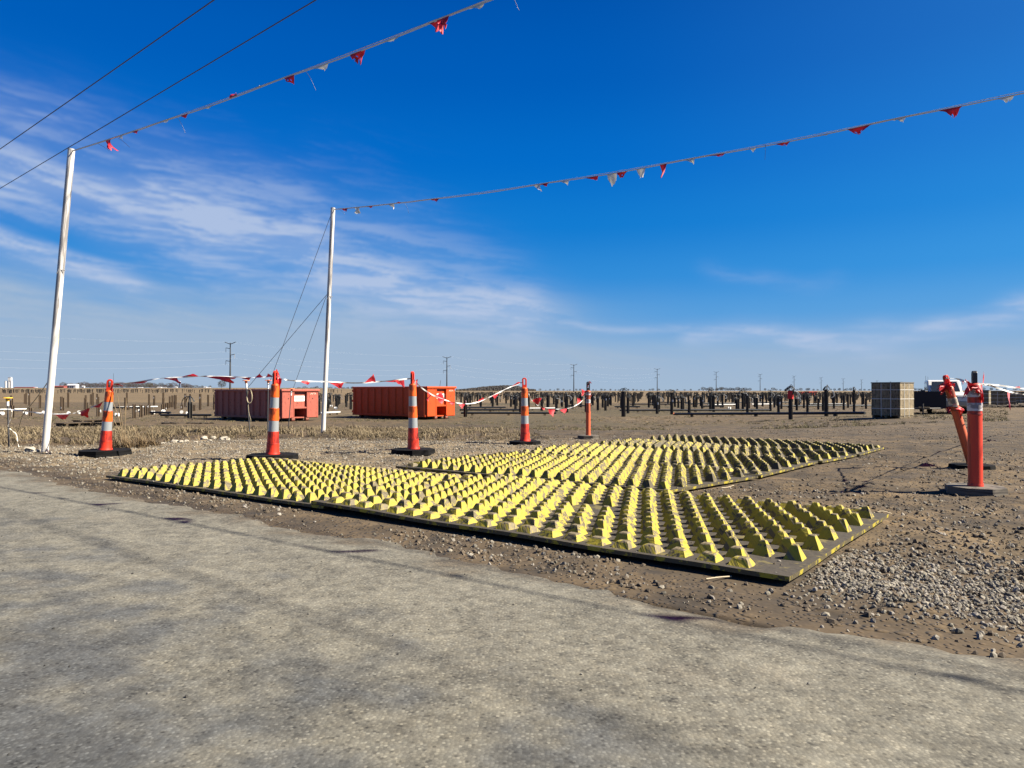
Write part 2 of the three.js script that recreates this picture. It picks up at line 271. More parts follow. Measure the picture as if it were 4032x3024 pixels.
// ------------------------------------------------------------------ yellow mud-shedding mats
{
  const rust = (u, v, sp, per) => fbm(u * sp, v * sp, 5, per, 0.6, 23);
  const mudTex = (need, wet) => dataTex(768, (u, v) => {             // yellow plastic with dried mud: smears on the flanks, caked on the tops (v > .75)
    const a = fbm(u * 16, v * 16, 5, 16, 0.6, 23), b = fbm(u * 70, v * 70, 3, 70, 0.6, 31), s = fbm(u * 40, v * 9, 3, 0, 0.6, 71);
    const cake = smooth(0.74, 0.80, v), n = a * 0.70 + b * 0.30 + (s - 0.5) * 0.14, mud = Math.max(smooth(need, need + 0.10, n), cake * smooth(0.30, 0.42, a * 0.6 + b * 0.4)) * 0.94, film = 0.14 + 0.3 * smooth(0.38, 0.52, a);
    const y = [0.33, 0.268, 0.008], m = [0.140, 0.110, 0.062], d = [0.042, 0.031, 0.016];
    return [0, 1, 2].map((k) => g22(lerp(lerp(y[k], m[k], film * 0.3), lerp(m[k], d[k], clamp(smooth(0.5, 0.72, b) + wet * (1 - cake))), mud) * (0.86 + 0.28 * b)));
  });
  const texTop = dataTex(512, (u, v) => {  // muddy sheet, toned extra dark to stand in for shade between the pyramids
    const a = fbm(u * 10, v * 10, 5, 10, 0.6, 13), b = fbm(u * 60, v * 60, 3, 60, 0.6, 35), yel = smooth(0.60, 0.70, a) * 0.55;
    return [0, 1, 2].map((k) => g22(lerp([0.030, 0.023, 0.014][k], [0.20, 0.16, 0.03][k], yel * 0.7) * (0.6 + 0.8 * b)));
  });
  const bumpT = dataTex(512, (u, v) => grey(0.5 * fbm(u * 30, v * 30, 4, 30, 0.6, 35) + 0.5 * fbm(u * 10, v * 10, 4, 10, 0.6, 13)), false);
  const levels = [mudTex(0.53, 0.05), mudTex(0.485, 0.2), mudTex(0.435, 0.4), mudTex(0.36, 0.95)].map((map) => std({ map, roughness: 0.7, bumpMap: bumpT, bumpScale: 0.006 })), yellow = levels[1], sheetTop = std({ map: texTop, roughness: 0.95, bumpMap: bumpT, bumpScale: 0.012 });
  const frustum = (bw, tw, td, h, k) => {                           // one moulded pyramid with a blunt, slightly rounded top
    const r = rng(100 + k), j = () => (r() - 0.5) * 0.008, B = bw / 2, T = tw / 2, D = td / 2, c = 0.006;
    const ring = [[-B, 0, -B], [B, 0, -B], [B, 0, B], [-B, 0, B]], top = [[-T + j(), h - c, -D + j()], [T + j(), h - c, -D + j()], [T + j(), h - c, D + j()], [-T + j(), h - c, D + j()]], cap = top.map(([x, , z]) => [x * 0.78, h + j() * 0.4, z * 0.78]);
    const pos = [], uv = [], ou = r() * 3, ov = r() * 3, quad = (a, b, c2, d) => { for (const p of [a, d, c2, a, c2, b]) pos.push(...p); };
    for (let i = 0; i < 4; i++) { const n = (i + 1) % 4; quad(ring[i], ring[n], top[n], top[i]); quad(top[i], top[n], cap[n], cap[i]); }
    quad(cap[0], cap[1], cap[2], cap[3]);
    for (let i = 0; i < pos.length; i += 3) { const top3 = pos.length - i <= 18 || (i % 54 >= 18 + 9 * 0 && false); const cap3 = i >= 4 * 36 || (i % 36) >= 18; uv.push((pos[i] + pos[i + 1] * 0.9) / 0.55 + ou, cap3 ? 0.86 + pos[i + 2] * 1.2 : clamp(0.06 + ov * 0.16 + (pos[i + 2] + 0.06 + pos[i + 1] * 0.6) / 0.55, 0.02, 0.72)); }
    const g = new THREE.BufferGeometry(); g.setAttribute('position', new THREE.Float32BufferAttribute(pos, 3)); g.setAttribute('uv', new THREE.Float32BufferAttribute(uv, 2)); g.computeVertexNormals(); return g;
  };
  const tall = [...Array(10).keys()].map((k) => frustum(0.102, 0.038, 0.042, 0.082, k)), mid = [0, 1, 2, 3].map((k) => frustum(0.108, 0.056, 0.050, 0.060, 20 + k)), low = [0, 1, 2, 3, 4].map((k) => frustum(0.118, 0.078, 0.062, 0.042, 40 + k));
  const labels = ['yellow pyramid mat along the road whose corner lies by the heap of grey gravel', 'yellow pyramid mat along the road beside the white pole, below the silver-banded cones', 'yellow pyramid mat directly behind the two mats that line the road',
    'yellow pyramid mat in the driveway, third row of mats from the road', 'muddy yellow pyramid mat in the driveway, second row of mats from the dirt yard', 'muddy yellow pyramid mat of the last row, next to the dirt yard'];
  MATS.forEach((M, mi) => {
    const [fr, br, bl, fl] = M.q, r = rng(900 + mi);
    const cx = (fr[0] + br[0] + bl[0] + fl[0]) / 4, cf = (fr[1] + br[1] + bl[1] + fl[1]) / 4, lift = [0.012, 0, 0.004, 0.002, 0.0, 0.0][mi];
    const t = thing('track_out_mat', [cx, 0, cf], 0, labels[mi], 'mat', 'yellow mats paving the site entrance');
    const plan = (a, b) => [lerp(lerp(fr[0], fl[0], a), lerp(br[0], bl[0], a), b) - cx, lerp(lerp(fr[1], fl[1], a), lerp(br[1], bl[1], a), b) - cf];   // a: right to left, b: front to back
    const wave = (x, f) => lift + 0.004 + 0.018 * (fbm((x + cx) * 1.1, (f + cf) * 1.1, 2, 0, 0.5, 3) - 0.3) + (mi === 0 ? 0.02 * smooth(-0.6, -2.6, x) : 0);
    const th = 0.024, na = 48, nb = 24;
    const top = new THREE.BufferGeometry(), tp = [], tu = [], ti = [];
    for (let i = 0; i <= na; i++) for (let j = 0; j <= nb; j++) { const [x, f] = plan(i / na, j / nb); tp.push(x, wave(x, f) + th + (i % na && j % nb ? (r() - 0.5) * 0.007 : 0), -f); tu.push((x + cx) / 1.2, (f + cf) / 1.2); }
    for (let i = 0; i < na; i++) for (let j = 0; j < nb; j++) { const a = i * (nb + 1) + j, b = a + nb + 1; ti.push(a, a + 1, b, b, a + 1, b + 1); }
    top.setAttribute('position', new THREE.Float32BufferAttribute(tp, 3)); top.setAttribute('uv', new THREE.Float32BufferAttribute(tu, 2)); top.setIndex(ti); top.computeVertexNormals();
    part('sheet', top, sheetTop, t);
    const ep = [], eu = [], rim = [];
    for (let i = 0; i < na; i++) rim.push(plan(i / na, 0)); for (let j = 0; j < nb; j++) rim.push(plan(1, j / nb)); for (let i = na; i > 0; i--) rim.push(plan(i / na, 1)); for (let j = nb; j > 0; j--) rim.push(plan(0, j / nb));
    let run = 0; rim.forEach(([x, f], i) => { const [x2, f2] = rim[(i + 1) % rim.length], d = Math.hypot(x2 - x, f2 - f), y = wave(x, f), y2 = wave(x2, f2), A = [x, y, -f], B = [x2, y2, -f2], C = [x2, y2 + th, -f2], D = [x, y + th, -f]; for (const p of [A, C, B, A, D, C]) ep.push(...p); eu.push(run, 0, run + d, th, run + d, 0, run, 0, run, th, run + d, th); run += d; });
    for (let i = 0; i < rim.length; i++) { const [x, f] = rim[i], [x2, f2] = rim[(i + 1) % rim.length]; ep.push(x, wave(x, f), -f, x2, wave(x2, f2), -f2, 0, wave(0, 0), 0); eu.push(0, 0, 1, 0, 0, 1); }   // underside
    const eg = new THREE.BufferGeometry(); eg.setAttribute('position', new THREE.Float32BufferAttribute(ep, 3)); eg.setAttribute('uv', new THREE.Float32BufferAttribute(eu, 2)); eg.computeVertexNormals();
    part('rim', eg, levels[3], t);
    const lu = (Math.hypot(fl[0] - fr[0], fl[1] - fr[1]) + Math.hypot(bl[0] - br[0], bl[1] - br[1])) / 2, lv = (Math.hypot(br[0] - fr[0], br[1] - fr[1]) + Math.hypot(bl[0] - fl[0], bl[1] - fl[1])) / 2;
    const nu = Math.round((lu - 0.16) / 0.166), nv = Math.round((lv - 0.14) / 0.152), turn = Math.atan2(fl[1] - fr[1], fl[0] - fr[0]);
    let count = 0; const spots = [];
    for (let b = 0; b < nv; b++) for (let a = 0; a < nu; a++) {
      const A = (0.10 + (a + (b % 2 ? 0.5 : 0)) * (lu - 0.20) / (nu - 0.5)) / lu, Bv = (0.10 + b * (lv - 0.20) / (nv - 1)) / lv;
      let kind = 2; const e = M.low === 'front' ? b : M.low === 'back' ? nv - 1 - b : nu - 1 - a; if (e === 0) kind = 0; else if (e === 1 && M.low !== 'left') kind = 1;
      if (M.low === 'front' && b === nv - 1) kind = 0;
      if (mi === 0 && b < 2 && a === 0) continue;
      if (mi === 0 && [6, 7].includes(b) && a >= 9 && a <= 11 && !(b === 7 && a === 11)) continue;                       // gap round an anchor
      spots.push([A, Bv, kind]);
    }
    spots.sort((p, q) => p[1] - q[1]); let extra = [];
    spots.forEach(([A, Bv, kind]) => {
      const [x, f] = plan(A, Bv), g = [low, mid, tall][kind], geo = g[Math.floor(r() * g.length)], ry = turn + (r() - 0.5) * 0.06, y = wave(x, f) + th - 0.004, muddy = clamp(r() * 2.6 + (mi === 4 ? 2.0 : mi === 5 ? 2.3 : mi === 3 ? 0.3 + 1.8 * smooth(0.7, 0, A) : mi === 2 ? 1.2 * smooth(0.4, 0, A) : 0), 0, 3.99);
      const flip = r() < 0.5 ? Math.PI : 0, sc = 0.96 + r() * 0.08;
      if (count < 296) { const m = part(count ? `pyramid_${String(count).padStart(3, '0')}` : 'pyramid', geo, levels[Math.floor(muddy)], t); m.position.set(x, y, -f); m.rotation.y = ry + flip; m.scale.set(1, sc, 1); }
      else { const c = geo.clone(); c.scale(1, sc, 1); c.rotateY(ry); c.translate(x, y, -f); extra.push(c); }
      count++;
    });
    if (extra.length) { const m = part('pyramid_field', merge(extra), yellow, t); m.userData.kind = 'stuff'; }
  });
}

// ------------------------------------------------------------------ gravel, clods and rocks
function rock(seed, det = 0) { const g = new THREE.IcosahedronGeometry(1, det), p = g.attributes.position, r = rng(seed), m = {}; for (let i = 0; i < p.count; i++) { const k = [p.getX(i), p.getY(i), p.getZ(i)].map((v) => v.toFixed(3)).join(); const s = m[k] ??= 0.68 + 0.5 * r(); p.setXYZ(i, p.getX(i) * s * 1.15, p.getY(i) * s * 0.72, p.getZ(i) * s); } g.computeVertexNormals(); return g; }
{
  const r = rng(4242), M4 = new THREE.Matrix4(), q = new THREE.Quaternion(), e = new THREE.Euler();
  const sets = { gravel_heap: [], gravel_spread: [], dirt_clods: [], pebbles: [] };
  const put = (set, x, f, s, c) => { for (const m of MATS) if (inQuad(x, f, m.q, s * 0.6)) return; q.setFromEuler(e.set(r() * 6, r() * 6, r() * 6)); sets[set].push([new THREE.Matrix4().compose(new THREE.Vector3(x, groundAt(x, f) + s * 0.12, -f), q, new THREE.Vector3(s, s, s)), c]); };
  const pale = () => { const v = 0.07 + r() * 0.15; return [v * 1.1, v * 0.99, v * (0.74 + r() * 0.1)]; }, brown = () => { const v = 0.04 + r() * 0.07; return [v * 1.15, v * 0.88, v * 0.58]; };
  for (let i = 0; i < 240000; i++) { const x = 1.0 + r() * 7, f = 1.9 + r() * 6; const d = gravelRight(x, f); if (r() < d * d * 0.8 + 0.06 * smooth(0, 0.3, d)) put('gravel_heap', x, f, 0.0035 + 0.0125 * r() ** 2.2, pale()); }
  for (let i = 0; i < 60000; i++) { const x = -13 + r() * 16, f = 6 + r() * 9; if (r() < gravelLeft(x, f) * 0.75) put('gravel_spread', x, f, 0.006 + 0.016 * r() ** 3, pale()); }
  for (let i = 0; i < 90000; i++) { const f = 2 + 24 * r() ** 1.7, x = f * (-1.0 + 2.0 * r()); const n = NX * x + NF * f; if (n < ROAD_EDGE + 0.02 || grassZone(x, f) > 0.5) continue; const lump = fbm(x * 0.8, f * 0.8, 3, 0, 0.5, 55); if (r() > smooth(0.35, 0.65, lump) + 0.12) continue; r() < 0.62 ? put('dirt_clods', x, f, 0.005 + 0.018 * r() ** 3, brown()) : put('pebbles', x, f, 0.005 + 0.016 * r() ** 3, pale()); }
  for (let i = 0; i < 2600; i++) { const M0 = MATS[i % MATS.length].q, a = r(), b = r(), x = lerp(lerp(M0[0][0], M0[3][0], a), lerp(M0[1][0], M0[2][0], a), b), f = lerp(lerp(M0[0][1], M0[3][1], a), lerp(M0[1][1], M0[2][1], a), b), s = 0.004 + 0.009 * r() ** 2; q.setFromEuler(e.set(r() * 6, r() * 6, r() * 6)); sets.dirt_clods.push([new THREE.Matrix4().compose(new THREE.Vector3(x, 0.036, -f), q, new THREE.Vector3(s, s, s)), r() < 0.8 ? brown() : pale()]); }
  for (let i = 0; i < 500; i++) { const s = -3 + 12 * r(), n = ROAD_EDGE - 0.25 + 0.3 * r(), x = UX * s + NX * n, f = UF * s + NF * n; put('pebbles', x, f, 0.005 + 0.010 * r() ** 2, r() < 0.5 ? pale() : brown()); }
  for (let i = 0; i < 170; i++) { const s = -2 + 10 * r(), n = ROAD_EDGE - 3.2 * r(), x = UX * s + NX * n, f = UF * s + NF * n; q.setFromEuler(e.set(r() * 6, r() * 6, r() * 6)); const sz = 0.003 + 0.005 * r() ** 2, v = r() < 0.6 ? 0.03 : 0.14; sets.pebbles.push([new THREE.Matrix4().compose(new THREE.Vector3(x, 0.014, -f), q, new THREE.Vector3(sz, sz, sz)), [v, v * 0.95, v * 0.85]]); }
  const info = { gravel_heap: ['loose heap of crushed grey gravel beside the mat corner', 'gravel'], gravel_spread: ['pale crushed gravel spread round the banded cones', 'gravel'], dirt_clods: ['crumbled brown dirt clods over the bare yard', 'dirt'], pebbles: ['pale pebbles strewn over dirt and road edge', 'pebbles'] };
  let k = 0; for (const [name, list] of Object.entries(sets)) {
    const m = new THREE.InstancedMesh(rock(11 + k++), std({ color: 0xffffff, roughness: 0.95 }), list.length); list.forEach(([mat, c], i) => { m.setMatrixAt(i, mat); m.setColorAt(i, rgb(...c)); });
    m.name = name; m.castShadow = m.receiveShadow = true; scene.add(m); tag(m, info[name][0], info[name][1], null, 'stuff');
  }
  // the pale rocks along the edge of the grass
  const rocks = [[118, 1778, 20], [137, 1783, 15], [155, 1781, 11], [560, 1752, 9], [690, 1741, 17], [712, 1745, 13], [735, 1738, 10], [805, 1731, 15], [825, 1736, 9], [838, 1729, 12], [884, 1732, 19], [770, 1742, 8], [640, 1748, 9]];
  const stone = std({ color: rgb(0.30, 0.27, 0.215), roughness: 0.9 });
  rocks.forEach(([px, py, s], i) => { const p = onGround(px, py), w = s * mpp(p[2]); const m = solo('rock', rock(300 + i, 1), stone, i < 3 ? 'pale limestone rock lying at the foot of the taller white pole' : 'pale limestone rock on the edge between dry grass and gravel', 'rock', i < 3 ? 'rocks at the taller white pole' : 'rocks along the grass edge'); m.scale.set(w, w * 0.9, w); m.position.set(p[0], groundAt(p[0], p[2]) + w * 0.3, -p[2]); m.rotation.y = i * 1.7; });
}

// ------------------------------------------------------------------ dry grass and weeds
{
  const r = rng(88);
  const tuft = (seed, n, hgt, wid, lean) => { const q = rng(seed), pos = []; for (let i = 0; i < n; i++) { const a = q() * 6.283, l = hgt * (0.45 + 0.75 * q()), ln = lean * (0.3 + q()), w = wid * (0.6 + 0.8 * q()), ox = (q() - 0.5) * 0.09, oz = (q() - 0.5) * 0.09, dx = Math.cos(a), dz = Math.sin(a), nx = -dz, nz = dx; const p = (t, s) => [ox + dx * ln * l * t * t + nx * w * s, l * (t - 0.32 * ln * t * t), oz + dz * ln * l * t * t + nz * w * s]; const A = p(0, -1), B = p(0, 1), C = p(0.55, -0.8), D = p(0.55, 0.8), E = p(1, 0); pos.push(...A, ...B, ...D, ...A, ...D, ...C, ...C, ...D, ...E); } const g = new THREE.BufferGeometry(); g.setAttribute('position', new THREE.Float32BufferAttribute(pos, 3)); g.computeVertexNormals(); return g; };
  const blade = phys({ color: 0xffffff, roughness: 0.95, side: THREE.DoubleSide });
  const e = new THREE.Euler(), q = new THREE.Quaternion(), Y = new THREE.Vector3(0, 1, 0);
  const make = (name, geo, list, label, cat) => { const m = new THREE.InstancedMesh(geo, blade, list.length); list.forEach(([x, f, s, c], i) => { q.setFromAxisAngle(Y, r() * 6.28); m.setMatrixAt(i, new THREE.Matrix4().compose(new THREE.Vector3(x, groundAt(x, f) - 0.01, -f), q, new THREE.Vector3(s, s * (0.8 + 0.4 * r()), s))); m.setColorAt(i, rgb(...c)); }); m.name = name; m.castShadow = m.receiveShadow = true; scene.add(m); tag(m, label, cat, null, 'stuff'); };
  const straw = () => { const v = 0.6 + 0.7 * r(); return [0.175 * v, 0.136 * v, 0.078 * v]; }, dull = () => { const v = 0.6 + 0.7 * r(); return [0.13 * v, 0.096 * v, 0.050 * v]; };
  const a = [], b = [];
  for (let i = 0; i < 60000; i++) { const x = -17 + 18 * r(), f = 11 + 15 * r(); if (x / f < -0.85) continue; const g = grassZone(x, f), d = fbm(x * 0.9, f * 0.9, 3, 0, 0.5, 41); if (r() < g * (0.10 + 0.9 * smooth(0.38, 0.62, d))) a.push([x, f, 0.5 + 0.9 * r(), r() < 0.68 ? straw() : dull()]); }
  for (let i = 0; i < 2500; i++) { const x = -17 + 18 * r(), f = 11 + 13 * r(); if (r() < grassZone(x, f) * 0.8) a.unshift([x, f, 1.5 + 1.1 * r(), straw()]); }
  make('dry_grass', tuft(3, 14, 0.085, 0.0026, 1.2), a.slice(0, 18000), 'matted straw-coloured dry grass on the verge below the poles', 'grass');
  for (let i = 0; i < 40000; i++) { const f = 26 + 60 * r() ** 1.5, x = f * (-0.8 + 1.5 * r()); if (fbm(x * 0.25, f * 0.25, 3, 0, 0.5, 43) < 0.42 + 0.16 * r() || r() < 0.5) continue; b.push([x, f, 0.8 + r(), r() < 0.4 ? straw() : [0.075, 0.068, 0.028]]); }
  make('field_stubble', tuft(5, 9, 0.065, 0.005, 0.9), b.slice(0, 12000), 'low brown and green stubble over the field of piles', 'stubble');
  // the bushy weed clump and its tall stalks behind the first cone
  const stalk = std({ color: rgb(0.22, 0.16, 0.09), roughness: 0.95 });
  const clumps = [[490, 1766, 0.9], [545, 1762, 0.7], [600, 1756, 0.5]];
  clumps.forEach(([px, py, s], k) => {
    const p = onGround(px, py), t = thing('dry_weed', [p[0], groundAt(p[0], p[2]), p[2]], 0, ['tall dead weed with long bent stalks behind the silver-banded cone at the pole', 'bushy brown dead weed beside the tall bent stalks', 'low brown dead weed at the gravel edge next to the bushy one'][k], 'weed', null), q2 = rng(60 + k);
    part('leaves', (() => { const l = []; for (let i = 0; i < 9; i++) { const g = tuft(70 + i + k * 10, 24, 0.34 * s, 0.004, 1.0); g.translate((q2() - 0.5) * 0.5 * s, -0.01, (q2() - 0.5) * 0.4 * s); l.push(g); } return mergeGeometries(l); })(), std({ color: rgb(0.15, 0.105, 0.055), side: THREE.DoubleSide, roughness: 0.95 }), t);
    const n = [6, 4, 3][k]; for (let i = 0; i < n; i++) { const L = (k ? 0.5 : 0.62 + 0.35 * q2()) * s * 1.1, a0 = (q2() - 0.5) * 1.1 - (k ? 0 : 0.25), dz = (q2() - 0.5) * 0.3; const pts = [[0, -0.02, 0], [a0 * 0.25 * L, 0.5 * L, dz * 0.3], [a0 * 0.7 * L, 0.95 * L, dz * 0.6]]; part(i ? `stalk_${String(i).padStart(3, '0')}` : 'stalk', tube(pts, 0.0045, 8, 5), stalk, t); }
  });
}

// ------------------------------------------------------------------ shared materials for the small things
const scuff = dataTex(512, (u, v) => { const a = fbm(u * 8, v * 8, 5, 8, 0.6, 17), b = fbm(u * 60, v * 60, 3, 60, 0.6, 29), t = 1 - 0.36 * smooth(0.48, 0.68, a) - 0.10 * (b - 0.5); return [t, t * (1 - 0.03 * a), t]; });
const scuffRough = dataTex(256, (u, v) => grey(0.55 + 0.5 * (fbm(u * 9, v * 9, 4, 9, 0.6, 19) - 0.5)), false);
const plastic = (r, g, b, rough = 0.5) => std({ color: rgb(r, g, b), map: scuff, roughness: rough, roughnessMap: null });
const M = {
  coneRed: plastic(0.54, 0.024, 0.004), coneOrange: plastic(0.62, 0.090, 0.002), coneFaded: plastic(0.54, 0.098, 0.030, 0.6), tubeRed: plastic(0.54, 0.036, 0.012),
  silver: std({ color: rgb(0.27, 0.29, 0.30), roughness: 0.38, metalness: 0.25 }), bandWhite: std({ color: rgb(0.48, 0.48, 0.49), map: scuff, roughness: 0.5 }), bandCream: std({ color: rgb(0.46, 0.41, 0.31), map: scuff, roughness: 0.6 }),
  rubber: phys({ color: rgb(0.007, 0.007, 0.007), specularIntensity: 0.25, map: scuff, roughness: 0.95 }), rubberDusty: std({ color: rgb(0.10, 0.088, 0.066), map: scuff, roughness: 0.95 }), black: std({ color: rgb(0.012, 0.012, 0.013), roughness: 0.45 }),
  pvc: std({ color: rgb(0.55, 0.54, 0.48), map: scuff, roughness: 0.35 }), rope: std({ color: rgb(0.34, 0.29, 0.19), roughness: 0.95 }), wire: std({ color: rgb(0.09, 0.09, 0.10), roughness: 0.6 }), steelDark: std({ color: rgb(0.06, 0.06, 0.062), roughness: 0.6, metalness: 0.4 }),
  flagRed: phys({ color: rgb(0.50, 0.006, 0.016), roughness: 0.6, transmission: 0.25, thickness: 0, side: THREE.DoubleSide }), flagWhite: phys({ color: rgb(0.62, 0.59, 0.50), roughness: 0.7, transmission: 0.25, thickness: 0, side: THREE.DoubleSide }), tapeWhite: std({ color: rgb(0.60, 0.60, 0.58), roughness: 0.55, side: THREE.DoubleSide }), zip: std({ color: rgb(0.02, 0.02, 0.025), roughness: 0.4 }),
  capOrange: plastic(0.85, 0.24, 0.08), capYellow: plastic(0.80, 0.48, 0.04), galv: std({ color: rgb(0.45, 0.46, 0.47), roughness: 0.5, metalness: 0.6 }),
};

// ------------------------------------------------------------------ traffic cones and delineators
function octagon(w, h, y = 0, turn = 0.3) { const g = new THREE.CylinderGeometry(w / 2 * 0.965, w / 2, h, 8); g.rotateY(turn); g.translate(0, y + h / 2, 0); const t = g.toNonIndexed(); t.computeVertexNormals(); return t; }
function lathe(pts, seg = 28) { return new THREE.LatheGeometry(pts.map(([r, y]) => new THREE.Vector2(r, y)), seg); }
function loop(w, h, t, y, face) {                                 // flat handle with a long slot
  const s = new THREE.Shape(), r = w / 2; s.moveTo(-r, 0); s.lineTo(-r, h - r); s.absarc(0, h - r, r, Math.PI, 0, true); s.lineTo(r, 0); s.lineTo(-r, 0);
  const o = new THREE.Path(), q = w * 0.24; o.moveTo(-q, h * 0.42); o.lineTo(-q, h - r); o.absarc(0, h - r, q, Math.PI, 0, true); o.lineTo(q, h * 0.42); o.absarc(0, h * 0.42, q, 0, -Math.PI, true); s.holes.push(o);
  const g = new THREE.ExtrudeGeometry(s, { depth: t, bevelEnabled: true, bevelSize: 0.004, bevelThickness: 0.004, bevelSegments: 2, curveSegments: 10 }); g.translate(0, y, -t / 2); g.rotateY(face); return g;
}
function bake(g, leanX, leanZ, y0) { const m = new THREE.Matrix4().makeTranslation(0, y0, 0).multiply(new THREE.Matrix4().makeRotationFromEuler(new THREE.Euler(leanX, 0, leanZ))).multiply(new THREE.Matrix4().makeTranslation(0, -y0, 0)); return g.applyMatrix4(m); }
function bandedCone(px, py, hTop, baseW, lean, face, turn, label) {
  const p = onGround(px, py), y = groundAt(p[0], p[2]); const t = thing('banded_cone', [p[0], y, p[2]], 0, label, 'cone', 'silver-banded cones round the entrance'), b0 = 0.065, H = hTop - b0, k = (v) => b0 + v * H;
  const put = (n, g, m) => part(n, bake(g, 0, lean, b0), m, t);
  part('base', octagon(baseW, b0 + 0.012, -0.012, turn), M.rubber, t);
  put('lower_body', lathe([[0.098, b0 - 0.004], [0.098, k(0.012)], [0.086, k(0.035)], [0.082, k(0.125)], [0.084, k(0.130)], [0.079, k(0.136)], [0.0735, k(0.270)], [0.066, k(0.276)]]), M.coneRed);
  put('reflective_band', lathe([[0.070, k(0.272)], [0.0665, k(0.404)]]), M.silver);
  put('middle_body', lathe([[0.066, k(0.400)], [0.0675, k(0.404)], [0.0685, k(0.41)], [0.0635, k(0.540)], [0.0655, k(0.545)], [0.0655, k(0.552)], [0.058, k(0.556)]]), M.coneOrange);
  put('reflective_band_001', lathe([[0.0605, k(0.552)], [0.0575, k(0.683)]]), M.silver);
  put('upper_body', lathe([[0.057, k(0.680)], [0.0585, k(0.684)], [0.059, k(0.69)], [0.0535, k(0.820)], [0.0545, k(0.826)], [0.0525, k(0.834)], [0.028, k(0.852)]]), M.coneOrange);
  put('handle', loop(0.074, (1 - 0.835) * H, 0.028, k(0.835), face), M.coneRed);
  return [t, p];
}
const [coneA, pA] = bandedCone(414, 1791, 1.105, 0.74, -0.065, 0.25, 0.2, 'silver-banded orange cone on black base beside the taller white pole');
const [coneB, pB] = bandedCone(1073, 1811, 1.205, 0.70, -0.035, 1.25, 0.42, 'silver-banded orange cone standing right against the back of the yellow mat');
const [coneC, pC] = bandedCone(1627, 1787, 1.225, 0.67, 0.012, 1.35, 0.1, 'silver-banded orange cone before the bright orange dumpster');
const [coneD, pD] = bandedCone(2067, 1746, 1.20, 0.60, 0.010, 0.15, 0.5, 'silver-banded orange cone next to the slender single-band delineator');
function delineator(px, py, o) {
  const p = o.at || onGround(px, py), y = groundAt(p[0], p[2]), t = thing(o.name || 'delineator_post', [p[0], y, p[2]], 0, o.label, 'delineator', 'slim delineator posts round the entrance'), b0 = o.b0 || 0.06, H = o.h - b0, R = o.r, k = (v) => b0 + v * H;
  const put = (n, g, m) => part(n, bake(g, o.leanX || 0, o.lean || 0, b0), m, t);
  part('base', octagon(o.base, b0 + 0.012, -0.012, o.turn || 0.3), o.baseMat, t);
  put('tube', lathe([[R * 1.10, b0 - 0.005], [R * 1.10, k(0.02)], [R, k(0.03)], [R, k(o.mid)], [R * 1.05, k(o.mid) + 0.004], [R * 1.05, k(o.mid) + 0.018], [R * 0.98, k(o.mid) + 0.022], [R * 0.96, k(o.top - 0.01)], [R * 1.0, k(o.top)], [R * 0.92, k(o.top) + 0.03], [R * 0.35, k(o.top) + 0.045]]), o.mat);
  o.bands.forEach(([a, b], i) => put(i ? 'reflective_band_001' : 'reflective_band', lathe([[R * 1.0, k(a)], [R * 1.025, k(a) + 0.001], [R * 1.025, k(b) - 0.001], [R * 1.0, k(b)]]), o.band));
  put('handle', loop(o.hw || 0.06, (1 - o.top) * H - 0.02, 0.03, k(o.top) + 0.02, o.face || 0.3), o.handle);
  return [t, p];
}
const [coneE, pE] = delineator(2316, 1725, { h: 1.14, r: 0.046, base: 0.47, mid: 0.42, top: 0.80, bands: [[0.60, 0.67], [0.75, 0.80]], mat: M.coneFaded, band: M.bandWhite, handle: M.black, baseMat: M.rubberDusty, face: 0.1, label: 'slender orange delineator post with black loop near the mat edge' });
const [coneF, pF] = delineator(3841, 1939, { h: 1.13, r: 0.060, base: 0.52, mid: 0.615, top: 0.86, bands: [[0.655, 0.725], [0.775, 0.845]], mat: M.tubeRed, band: M.bandWhite, handle: M.black, baseMat: M.rubberDusty, face: 1.2, lean: 0.004, turn: 0.75, label: 'upright red delineator tube with two white bands on dusty octagonal base' });
const [coneG, pG] = delineator(3826, 1845, { h: 1.19, r: 0.050, base: 0.50, mid: 0.60, top: 0.84, bands: [[0.66, 0.75]], mat: M.coneFaded, band: M.bandCream, handle: M.coneRed, baseMat: M.rubber, face: 0.4, lean: 0.285, label: 'faded orange delineator post leaning over in its base, wrapped in red flags' });
const [coneH, pH] = delineator(0, 0, { at: [12.35, land(12.35, 15.9), 15.9], h: 1.15, r: 0.058, base: 0.52, mid: 0.6, top: 0.85, bands: [[0.655, 0.725], [0.775, 0.845]], mat: M.tubeRed, band: M.bandWhite, handle: M.black, baseMat: M.rubberDusty, label: 'red delineator tube out in the dirt yard where the pennant tape ends' });

